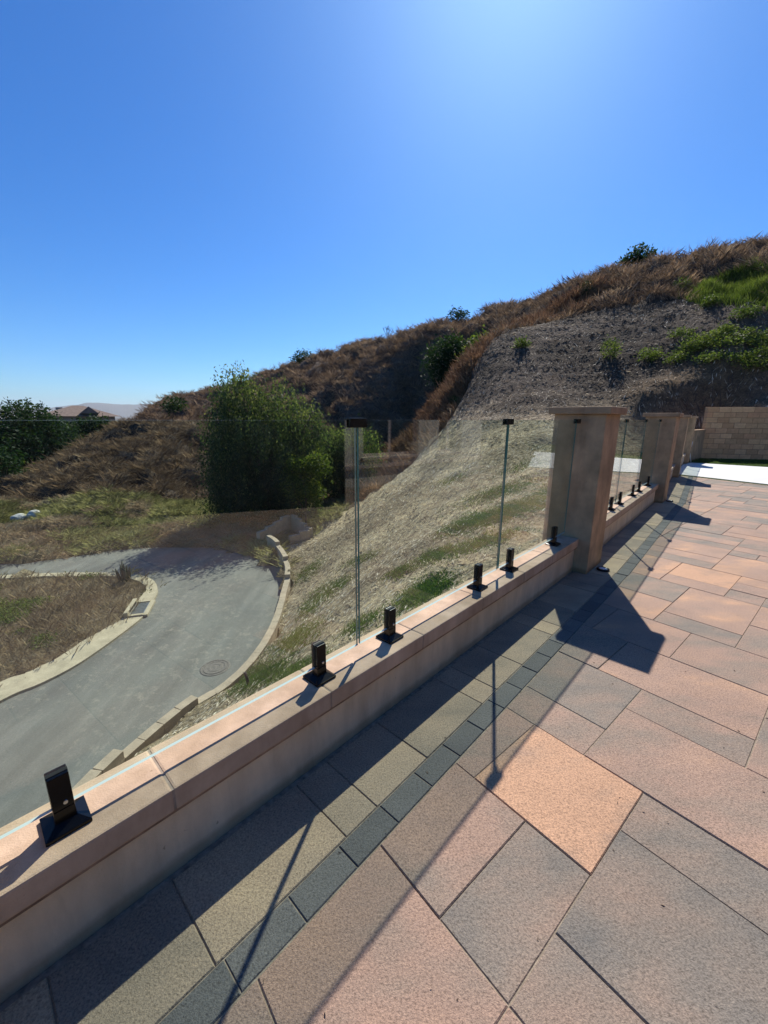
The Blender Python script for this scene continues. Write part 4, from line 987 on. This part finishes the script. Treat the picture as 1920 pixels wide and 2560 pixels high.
def tree(name, label, cat, base, lobes, nleaf, size, mat, r0=0.15, strands=None, group=None, clump=9, cr=0.28):
    """lobes in world coordinates (x,y,z,rx,ry,rz)"""
    root = empty(name, label, cat, base, 0, group); base = np.array(base, float); lb = [tuple(np.array(l[:3]) - base) + tuple(l[3:]) for l in lobes]
    limbs((0, 0, 0), lb, r0, M['bark'], root)
    if strands:
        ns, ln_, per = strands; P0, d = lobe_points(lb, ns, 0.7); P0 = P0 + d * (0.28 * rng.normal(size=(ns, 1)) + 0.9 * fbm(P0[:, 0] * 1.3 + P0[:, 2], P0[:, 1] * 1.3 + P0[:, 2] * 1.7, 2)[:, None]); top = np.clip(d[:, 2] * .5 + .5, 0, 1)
        hl_ = ln_ * (0.5 + rng.random(ns)); t_ = np.linspace(0, 1, per)[None, :, None]
        out = np.stack([d[:, 0], d[:, 1], np.zeros(ns)], -1)[:, None, :]
        Pn = P0[:, None, :] + out * (t_ * 0.35) * (1 - .4 * t_) + np.array([0, 0, -1.0]) * (t_ ** 1.3) * hl_[:, None, None] + rng.normal(size=(ns, per, 3)) * 0.05
        rs = np.clip(0.25 * rng.random((ns, 1)) + 0.25 * top[:, None] + 0.45 * rng.random((ns, per)) ** 1.3, 0, 1)  # paler towards lobe tops: crown highlights put into the leaf colour
        Vv = foliage(Pn.reshape(-1, 3), size, rs.reshape(-1), droop=0.75)
    else:
        nc = nleaf // clump; P0, d = lobe_points(lb, nc, 0.45); Pn = P0[:, None, :] + rng.normal(size=(nc, clump, 3)) * cr
        rs = np.clip(0.45 * rng.random((nc, 1)) + 0.55 * rng.random((nc, clump)), 0, 1); Vv = foliage(Pn.reshape(-1, 3), size, rs.reshape(-1))
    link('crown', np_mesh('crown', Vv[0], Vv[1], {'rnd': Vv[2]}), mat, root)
    return root
def lob(px, py, d, rx, rz=None):
    p = at_d(px, py, d); rz = rz or rx; return (p[0], p[1], p[2], rx, rx, rz)
def ground_at(px, d):
    r = ray(px, 1100); u_ = r[:2] / np.hypot(*r[:2]); x, y = u_ * d; return (x, y, float(_gh(np.array(x), np.array(y))))
# main pepper tree
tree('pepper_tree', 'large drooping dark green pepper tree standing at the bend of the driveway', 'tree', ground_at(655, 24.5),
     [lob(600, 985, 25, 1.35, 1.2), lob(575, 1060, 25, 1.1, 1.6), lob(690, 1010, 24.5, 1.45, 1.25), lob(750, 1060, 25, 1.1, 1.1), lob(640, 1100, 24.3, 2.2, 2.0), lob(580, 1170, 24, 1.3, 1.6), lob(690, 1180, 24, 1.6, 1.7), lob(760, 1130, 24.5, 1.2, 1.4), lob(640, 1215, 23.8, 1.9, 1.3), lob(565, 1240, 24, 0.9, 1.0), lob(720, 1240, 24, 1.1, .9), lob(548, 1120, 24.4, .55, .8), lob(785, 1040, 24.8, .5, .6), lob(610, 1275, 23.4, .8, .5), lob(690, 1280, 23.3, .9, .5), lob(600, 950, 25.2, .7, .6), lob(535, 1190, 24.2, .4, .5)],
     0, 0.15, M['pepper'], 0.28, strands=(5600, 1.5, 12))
tree('pepper_tree', 'smaller green pepper tree just behind and right of the large one', 'tree', ground_at(855, 27),
     [lob(850, 1110, 27, 1.2, 1.2), lob(900, 1110, 27.2, 1.0, 1.1), lob(855, 1180, 27, 1.4, 1.3), lob(810, 1160, 27, .9, 1.2), lob(900, 1170, 27, .9, 1.0)], 0, 0.16, M['pepper'], 0.16, strands=(2600, .8, 8))
tree('yellow_green_shrub', 'yellow green leafy shrub in front of the large pepper tree', 'shrub', ground_at(755, 21.5),
     [lob(740, 1170, 22.3, .55, .5), lob(790, 1165, 22.2, .6, .6), lob(780, 1230, 22, .6, .6), lob(730, 1220, 22, .45, .6), lob(790, 1270, 21.6, .25, .5)], 5200, 0.15, M['yellowleaf'], 0.06, cr=.16)
tree('round_hill_tree', 'dark round tree standing in the gully below the skyline', 'tree', ground_at(1112, 41),
     [lob(1112, 895, 40.5, 1.7, 1.6), lob(1100, 930, 40.2, 1.4, 1.3), lob(1128, 865, 40.8, 1.2, .9), lob(1135, 905, 40.5, 1.2, 1.2)], 7000, 0.26, M['oak'], 0.2)
tree('yellow_shrub', 'sparse yellow green shrub right of the round hill tree', 'shrub', ground_at(1195, 33), [lob(1200, 868, 33.5, .8, .6), lob(1180, 890, 33.5, .6, .6), lob(1215, 850, 33.5, .45, .4)], 1500, 0.2, M['yellowleaf'], 0.05)
for l, base_, lb, n_, sz, mt in (
    ('tall full green tree at the far left edge', (60, 56), [(20, 1070, 56, 2.4, 2.2), (60, 1050, 56, 2.2, 2.0), (100, 1062, 56, 2.0, 1.8), (50, 1110, 55, 3.4, 2.6), (150, 1110, 55, 2.2, 2.0), (110, 1140, 54, 2.6, 2.2), (10, 1130, 54, 3.0, 2.4), (60, 1170, 54, 3.2, 2.4), (130, 1085, 55, 1.5, 1.4)], 24000, .30, 'oak'),
    ('lower bright green tree right of the far left tree', (215, 60), [(180, 1090, 60, 1.8, 1.4), (220, 1080, 60, 1.8, 1.5), (245, 1070, 60, 1.4, 1.3), (200, 1110, 59, 2.2, 1.3)], 6000, .34, 'oak'),
    ('green bush low at the left edge below the tall tree', (-10, 40), [(0, 1160, 40, 1.4, 1.2), (5, 1190, 40, 1.2, 1.0), (-40, 1170, 40, 1.6, 1.3)], 3500, .26, 'oak')):
    tree('valley_tree', l, 'tree', ground_at(*base_), [lob(*q) for q in lb], n_, sz, M[mt], .25)
for l, px, py, d, r_, n_ in (('dark pine on the skyline left of the pepper tree', 532, 985, 62, 1.1, 1500), ('group of leafy shrubs standing on the high skyline', 1600, 640, 46, .9, 900), ('shrub on the skyline left of the leafy group', 1568, 655, 46, .6, 500), ('small dark shrub on the middle skyline', 1142, 785, 54, .8, 600), ('olive shrub on the skyline above the pepper tree', 755, 892, 58, 1.0, 700), ('bare topped shrub on the skyline left of the pepper tree', 435, 1010, 50, .9, 600)):
    tree('skyline_shrub', l, 'shrub', ground_at(px, d), [lob(px, py, d, r_, r_ * .8), lob(px + 14, py + 4, d, r_ * .8, r_ * .7), lob(px - 12, py + 10, d, r_ * .7, r_ * .6)], n_, .28, M['oak'], .06, cr=.2)
def bare_tree(px, d, h, label):
    b = ground_at(px, d); root = empty('bare_tree', label, 'tree', b); bm = bmesh.new()
    def br(p, v, r_, dep):
        q = p + v; bm_tube(bm, [p, (p + q) / 2 + Vector((rr_.uniform(-.05, .05), 0, rr_.uniform(0, .08))), q], [r_, r_ * .8, r_ * .6], 5)
        if dep:
            for _ in range(3): br(q, Vector((v.x * .5 + rr_.uniform(-.8, .8) * v.length * .8, v.y * .5 + rr_.uniform(-.6, .6) * v.length * .8, v.z * .6 + rr_.uniform(-.1, .4) * v.length)), r_ * .6, dep - 1)
    br(Vector((0, 0, -.2)), Vector((0, 0, h * .45)), .09, 3); link('trunk', bm_mesh('trunk', bm), M['bark'], root)
bare_tree(968, 57, 1.7, 'bare twiggy tree on the middle skyline')
# individual green shrubs on the cleared slope
hs_ = [(1700, 738, .45, .75, 'small round bright shrub at the top edge of the cleared slope'), (1523, 893, .45, .8, 'upright green shrub in the middle of the cleared slope'), (1622, 898, .55, .45, 'low spreading green shrub right of the upright one'), (1140, 1018, .4, .45, 'vivid green bush at the left foot of the cleared slope'), (1303, 870, .35, .35, 'small green tuft near the left edge of the cleared slope'), (1772, 768, .4, .5, 'dull green shrub high on the cleared slope'), (1858, 798, .5, .4, 'green shrub at the right below the grassy top'),
       (1462, 745, .45, .9, 'dark stalky bush at the lower edge of the brown brush')]
for px, py, r_, hh, l in hs_:
    h_ = hit(px, py)[0]
    if np.isnan(h_[0]): continue
    tree('slope_shrub', l, 'shrub', tuple(h_), [(h_[0], h_[1], h_[2] + hh * .6, r_, r_, hh * .7), (h_[0] + r_ * .5, h_[1], h_[2] + hh * .4, r_ * .7, r_ * .7, hh * .5)], 900, .11, M['greenleaf' if 'dark' not in l else 'oak'], .03, cr=.12)
gs = [(1700, 845), (1740, 860), (1790, 850), (1830, 870), (1870, 850), (1905, 870), (1720, 890), (1780, 900), (1850, 905), (1900, 900), (1690, 910), (1812, 835), (1890, 925), (1760, 875)]
Vw = []
for i, (px, py) in enumerate(gs):
    h_ = hit(px, py)[0]; r_ = rr_.uniform(.45, .85); hh = rr_.uniform(.3, .55)
    Q, _ = lobe_points([(h_[0], h_[1], h_[2] + hh * .5, r_, r_ * .8, hh * .6), (h_[0] + r_ * .8, h_[1] + .1, h_[2] + hh * .4, r_ * .6, r_ * .6, hh * .5)], 110, .3)
    Vw.append(foliage(np.repeat(Q, 8, 0) + rng.normal(size=(len(Q) * 8, 3)) * .1, .11))
V, F, r_ = join(Vw); tag(link('green_weed_patch', np_mesh('green_weed_patch', V, F, {'rnd': r_}), M['greenleaf']), 'bright green weed patch on the cleared slope above the block wall', 'weeds', kind='stuff')
tree('yard_shrub', 'dark rounded shrub between the house corner and the slab, mirrored in the glass', 'shrub', (9.75, 6.3, -0.03), [(9.75, 6.3, .7, .6, .6, .7), (10.1, 6.6, 1.1, .6, .6, .7), (9.6, 6.0, 1.3, .5, .5, .5)], 3500, .1, M['oak'], .05, cr=.12)
# dark columnar succulent on the island
b = at_z(312, 1452, ZR + .05); root = empty('succulent', 'dark upright succulent at the tip of the dry island', 'plant', tuple(b))
bm = bmesh.new()
for q in range(13):
    a = rr_.uniform(0, 6.28); r_ = rr_.uniform(0, .16); x, y = math.cos(a) * r_, math.sin(a) * r_; h = rr_.uniform(.35, .75); bm_tube(bm, [(x, y, 0), (x * 1.3, y * 1.3, h * .5), (x * 1.6, y * 1.6, h)], [.05, .06, .02], 6)
link('stems', bm_mesh('stems', bm, True), simple('succulent_stem', (0.02, 0.04, 0.022), 0.6, 0.4, 20, .3), root)

# ---- brush on the hill (stuff)
def scatter(xr, yr, n, dens=None, maskf=None):
    x = xr[0] + rng.random(n) * (xr[1] - xr[0]); y = yr[0] + rng.random(n) * (yr[1] - yr[0]); k = maskf(x, y) if maskf else np.ones(n, bool); x, y = x[k], y[k]
    return np.column_stack([x, y, _gh(x, y)])
def fan(P, per, h, wd, spread, base=0.25, wind=(0, 0), rb=None):
    n = len(P); Q = np.repeat(P, per, 0); N_ = len(Q); a = rng.random(N_) * 2 * np.pi; r_ = rng.random(N_) ** .7 * spread
    hh = h * (0.45 + 0.75 * rng.random(N_)) * np.repeat(0.7 + 0.6 * rng.random(n), per); cb = np.repeat(rng.random(n), per)
    B = Q + np.stack([np.cos(a), np.sin(a), np.zeros(N_)], -1) * (base * rng.random(N_))[:, None]; B[:, 2] -= 0.05
    Tp = B + np.stack([np.cos(a) * r_ * hh + wind[0] * hh, np.sin(a) * r_ * hh + wind[1] * hh, hh * (1 - .25 * r_)], -1)
    pa = rng.random(N_) * 2 * np.pi; w_ = np.stack([np.cos(pa), np.sin(pa), np.zeros(N_)], -1) * (wd * (0.6 + .8 * rng.random(N_)) / 2)[:, None]
    Mid = B * .45 + Tp * .55 + np.array([0, 0, 1.0]) * (hh * .10)[:, None]
    V = np.stack([B, Mid - w_, Tp, Mid + w_], 1).reshape(-1, 3); b = (np.arange(N_) * 4)[:, None]; F = np.concatenate([b + np.array([0, 1, 2]), b + np.array([0, 2, 3])])
    rn = np.clip(0.55 * cb + 0.5 * rng.random(N_) - .02, 0, 1); return V, F, np.repeat(rn, 4)
GRP = [at_d(*q)[:2] for q in ((1720, 745, 33.5), (1945, 742, 29.5), (1945, 668, 34.5), (1850, 690, 36), (1780, 712, 36))]
def m_brush(x, y):
    c_, i_, b_ = region_masks(x, y); d = np.hypot(x, y); hd = np.degrees(np.arctan2(x, y))
    return ~inside(GRP, x, y) & ~c_ & ~i_ & ~b_ & (hd > -50) & (hd < 50) & ~inside(ROAD, x, y) & (rng.random(len(x)) < np.clip(34.0 / d, 0, 1) ** 1.2)
rust_line = [at_d(*q)[:2] for q in ((880, 1262, 22.5), (980, 1192, 23.5), (1085, 1095, 25), (1150, 1005, 26.5), (1185, 920, 28.5), (1230, 850, 31.5), (1330, 795, 34), (1460, 760, 35), (1560, 720, 37.5), (1420, 740, 40), (1270, 790, 38), (1180, 860, 36), (1100, 950, 35), (980, 1080, 31), (870, 1200, 27))]
P_ = scatter((-55, 34), (24, 68), 60000, maskf=m_brush); isr = inside(rust_line, P_[:, 0], P_[:, 1])
Pb = P_[~isr]; V, F, r_ = join([fan(Pb, 20, .42, .013, 1.7, .5, (.05, 0)), fan(Pb[::5], 9, .8, .010, .9, .5, (.08, 0))])
tag(link('dry_brush', np_mesh('dry_brush', V, F, {'rnd': r_}), M['brush']), 'brown dry brush covering the hill behind the driveway', 'brush', kind='stuff')
x = rng.random(120000) * 40 - 10; y = 20 + rng.random(120000) * 25; k = inside(rust_line, x, y) & ~inside(CLEARED, x, y) & ~inside(GRP, x, y); Pr = np.column_stack([x[k], y[k], _gh(x[k], y[k])])[:16000]
V, F, r_ = join([fan(Pr, 16, .42, .012, 1.6, .3, (.05, 0)), fan(Pr[::3], 8, .8, .009, .8, .5, (.1, 0))]); tag(link('rust_brush', np_mesh('rust_brush', V, F, {'rnd': r_}), M['rust']), 'rust coloured dry brush along the upper rim of the cleared slope', 'brush', kind='stuff')
# ---- bench beyond the driveway: sage and pale tufts
def m_ben(x, y): c_, i_, b_ = region_masks(x, y); return b_ & (x > -30) & (y > 14)
P_ = scatter((-30, -2), (14, 27), 11000, maskf=m_ben); k = fbm(P_[:, 0] * .35, P_[:, 1] * .35, 3) > -.13; P1 = P_[k]
V, F, r_ = join([fan(P1, 20, .34, .014, 1.5, .3, (.1, 0))]); tag(link('sage_tufts', np_mesh('sage_tufts', V, F, {'rnd': r_}), M['sage']), 'pale sage green tufts on the flat beyond the driveway', 'ground cover', kind='stuff')
P2 = P_[~k]; V, F, r_ = join([fan(P2, 18, .30, .014, 1.5, .3)]); r_ = np.clip(r_ * .5 + .6, 0, 1); tag(link('low_dry_bushes', np_mesh('low_dry_bushes', V, F, {'rnd': r_}), M['brush']), 'low brown bushes on the flat beyond the driveway', 'ground cover', kind='stuff')
# ---- island: dry weeds and green patches
def m_isl(x, y): c_, i_, b_ = region_masks(x, y); return i_ & (x < -8.6)
isl_in = [p for p in off_path(KERBs, KW - 0.14)] + [np.array([-34, -6])]
P_ = scatter((-24, -8), (3, 16), 22000, maskf=lambda x, y: inside(isl_in, x, y)); k = fbm(P_[:, 0] * .5 + 9, P_[:, 1] * .5, 3) > .19
V, F, r_ = join([fan(P_[~k], 11, .15, .008, 1.8, .15), fan(P_[~k][::5], 7, .38, .007, .8, .1)]); tag(link('dry_weeds', np_mesh('dry_weeds', V, F, {'rnd': np.clip(r_ * .75 + .15, 0, 1)}), M['weedy']), 'dry tan weeds covering the island inside the bend', 'weeds', kind='stuff')
V, F, r_ = foliage(np.repeat(P_[k], 16, 0) + rng.normal(size=(k.sum() * 16, 3)) * np.array([.12, .12, .03]) + np.array([0, 0, .06]), .07); tag(link('green_weeds', np_mesh('green_weeds', V, F, {'rnd': r_}), M['greenleaf']), 'low green weeds patching the dry island', 'weeds', kind='stuff')
# ---- cleared slope: straw litter, grass patches
def m_cl(x, y):
    c_, i_, b_ = region_masks(x, y); yd = inside(wall_line(0.26) + YARD[-5:], x, y); return c_ & ~yd
n_ = 260000; x = rng.random(n_) * 36 - 5; y = 4 + rng.random(n_) * 32; d = np.hypot(x, y); k = m_cl(x, y) & (rng.random(n_) < np.clip(13.0 / d, 0, 1) ** 1.1) & (np.degrees(np.arctan2(x, y)) < 50); x, y = x[k], y[k]
P_ = np.column_stack([x, y, _gh(x, y) + .02]); n_ = len(P_); d = np.hypot(x, y); a = rng.normal(0.4, 1.1, n_); L_ = (.05 + .10 * rng.random(n_)) * (0.8 + d / 26); wd = L_ * .16
dx, dy = np.cos(a) * L_, np.sin(a) * L_; P2 = np.column_stack([x + dx, y + dy, _gh(x + dx, y + dy) + .015 + .05 * rng.random(n_) * L_ / .2]); s1 = np.column_stack([-np.sin(a) * wd, np.cos(a) * wd, rng.normal(0, .3, n_) * wd])
V = np.stack([P_, (P_ + P2) / 2 + s1 / 2, P2, (P_ + P2) / 2 - s1 / 2], 1).reshape(-1, 3); b = (np.arange(n_) * 4)[:, None]; F = np.concatenate([b + np.array([0, 1, 2]), b + np.array([0, 2, 3])])
tag(link('straw_litter', np_mesh('straw_litter', V, F, {'rnd': np.repeat(np.where(P_[:, 2] > 1.5 + .9 * fbm(P_[:, 0] * .4, P_[:, 1] * .4, 3), np.where(rng.random(n_) < .16, .5 + .5 * rng.random(n_), .22 * rng.random(n_) - .25), rng.random(n_)), 4)}), M['straw']), 'pale cut straw lying over the cleared slope', 'straw', kind='stuff')
# grass patches: centre pixel, half size pixel, count
GP = [(1250, 1230, 90, 20, 1400), (1200, 1360, 80, 16, 900), (1260, 1285, 110, 22, 2600), (1370, 1240, 60, 25, 900), (1180, 1300, 60, 16, 900), (1090, 1390, 45, 14, 700), (1060, 1480, 50, 30, 1500), (640, 1690, 60, 30, 2200), (740, 1600, 50, 30, 1400), (790, 1500, 30, 40, 900), (770, 1430, 30, 25, 700), (850, 1460, 30, 16, 400), (900, 1400, 40, 12, 400), (1000, 1430, 25, 10, 250), (740, 1680, 60, 22, 1000), (900, 1560, 30, 15, 300), (1130, 1200, 40, 12, 260), (1300, 1170, 60, 14, 200)]
Ps = []
for cx, cy, rx, ry, n_ in GP:
    q = rng.normal(size=(n_ // 2, 2)) * .55; px = cx + q[:, 0] * rx - q[:, 1] * ry * 0.6; py = cy + q[:, 1] * ry - q[:, 0] * rx * 0.30; h_ = hit(px, py, 3.0, 40, 260); h_ = h_[~np.isnan(h_[:, 0])]
    k = m_cl(h_[:, 0], h_[:, 1]); Ps.append(h_[k])
Pg = np.concatenate(Ps); Pg = np.repeat(Pg, 9, 0) + rng.normal(size=(len(Pg) * 9, 3)) * np.array([.11, .11, 0]); Pg[:, 2] = _gh(Pg[:, 0], Pg[:, 1])
V, F, r_ = blades(Pg, .07, .014, .7, seg=1); tag(link('slope_grass', np_mesh('slope_grass', V, F, {'rnd': r_}), M['grass']), 'short green grass patches on the mown slope', 'grass', kind='stuff')
# grassy top right
Pg = in_poly_pts(GRP, 1500, 0); Pg = np.repeat(Pg, 14, 0) + rng.normal(size=(len(Pg) * 14, 3)) * np.array([.3, .3, 0]); Pg[:, 2] = _gh(Pg[:, 0], Pg[:, 1]); V, F, r_ = blades(Pg, .5, .035, .6, seg=1)
tag(link('tall_green_grass', np_mesh('tall_green_grass', V, F, {'rnd': r_}), M['greenleaf']), 'tall fresh green grass high on the hill at the right', 'grass', kind='stuff')

# ================================================================== FAR HOUSES
def far_house(px, d, zb, w_, dp, wall_h, roof_h, label):
    r = ray(px, 1050); u_ = r[:2] / np.hypot(*r[:2]); x, y = u_ * d; root = empty('far_house', label, 'house', (x, y, zb), -math.atan2(u_[0], u_[1]))
    link('wall', box_mesh('wall', -w_ / 2, w_ / 2, -dp / 2, dp / 2, -6, wall_h), M['far_wall'], root)
    a, b = w_ / 2 + 1, dp / 2 + 1; me = mesh_from('roof', [(-a, -b, wall_h + .002), (a, -b, wall_h + .002), (a, b, wall_h + .002), (-a, b, wall_h + .002), (-a + b * 1.1, 0, wall_h + roof_h), (a - b * 1.1, 0, wall_h + roof_h)], [(0, 1, 5, 4), (1, 2, 5), (2, 3, 4, 5), (3, 0, 4), (3, 2, 1, 0)])
    rf = link('roof', me, M['rtile'], root)
    me = mesh_from('roof_gable', [(-1.4, -b - .1, wall_h + .3), (1.4, -b - .1, wall_h + .3), (0, -b - .1, wall_h + 1.5), (0, -b + 3.5, wall_h + 1.5), (-1.4, -b + 3, wall_h + .3), (1.4, -b + 3, wall_h + .3)], [(0, 1, 2), (0, 2, 3, 4), (1, 5, 3, 2)]); o = link('gable', me, M['rtile'], rf); o.location = (1.5, 0, 0.2)
    link('chimney', box_mesh('chimney', -w_ / 2 + 2, -w_ / 2 + 3, -1, 0, wall_h + .1, wall_h + roof_h * .8), M['far_wall'], rf)
    for k in range(4):
        wx = -w_ / 2 + (k + .5) * w_ / 4; fr = link('window', box_mesh('window', wx - .8, wx + .8, -dp / 2 - .06, -dp / 2 - .002, wall_h - 2.4, wall_h - .9), M['trim'], root)
        link('pane', box_mesh('pane', wx - .7, wx + .7, -dp / 2 - .08, -dp / 2 - .062, wall_h - 2.3, wall_h - 1.0), M['window'], fr)
far_house(200, 95, -1.7, 10.5, 8, 3.0, 1.9, 'distant hip roofed house beyond the green trees')
far_house(-5, 95, -5.0, 9, 8, 3.0, 1.5, 'distant tiled roof cut by the left picture edge')
for px, cl_ in ((148, 'thin cypress left of the distant hip roof'), (252, 'thin cypress right of the distant hip roof'), (168, 'shorter thin cypress just beside the chimney of the distant house')):
    b = ground_at(px, 92); p_ = at_d(px, 1045, 92); root = empty('cypress', cl_, 'tree', (p_[0], p_[1], p_[2] - 5), group='thin cypresses by the distant house')
    bm = bmesh.new(); bm_tube(bm, [(0, 0, -3), (0, 0, 1)], .12); link('trunk', bm_mesh('trunk', bm), M['bark'], root)
    lo = [(0, 0, 1.5 + k * .7, .45 - .06 * k, .45 - .06 * k, .7) for k in range(6)]; Q, _ = lobe_points(lo, 500, .5); V, F, r_ = foliage(Q, .3); link('crown', np_mesh('crown', V, F, {'rnd': r_}), M['oak'], root)

# ================================================================== AIR
hz = box_mesh('haze', -9500, 9500, -300, 12500, -23.5, 330); hm = bpy.data.materials.new('thin_haze'); hm.use_nodes = True; t = hm.node_tree; t.nodes.clear()
ho = N(t, 'ShaderNodeOutputMaterial'); pv = N(t, 'ShaderNodeVolumePrincipled'); pv.inputs['Density'].default_value = 0.00007; pv.inputs['Color'].default_value = (0.80, 0.88, 1.0, 1); pv.inputs['Anisotropy'].default_value = 0.2
t.links.new(pv.outputs[0], ho.inputs['Volume']); tag(link('haze', hz, hm), kind='stuff')
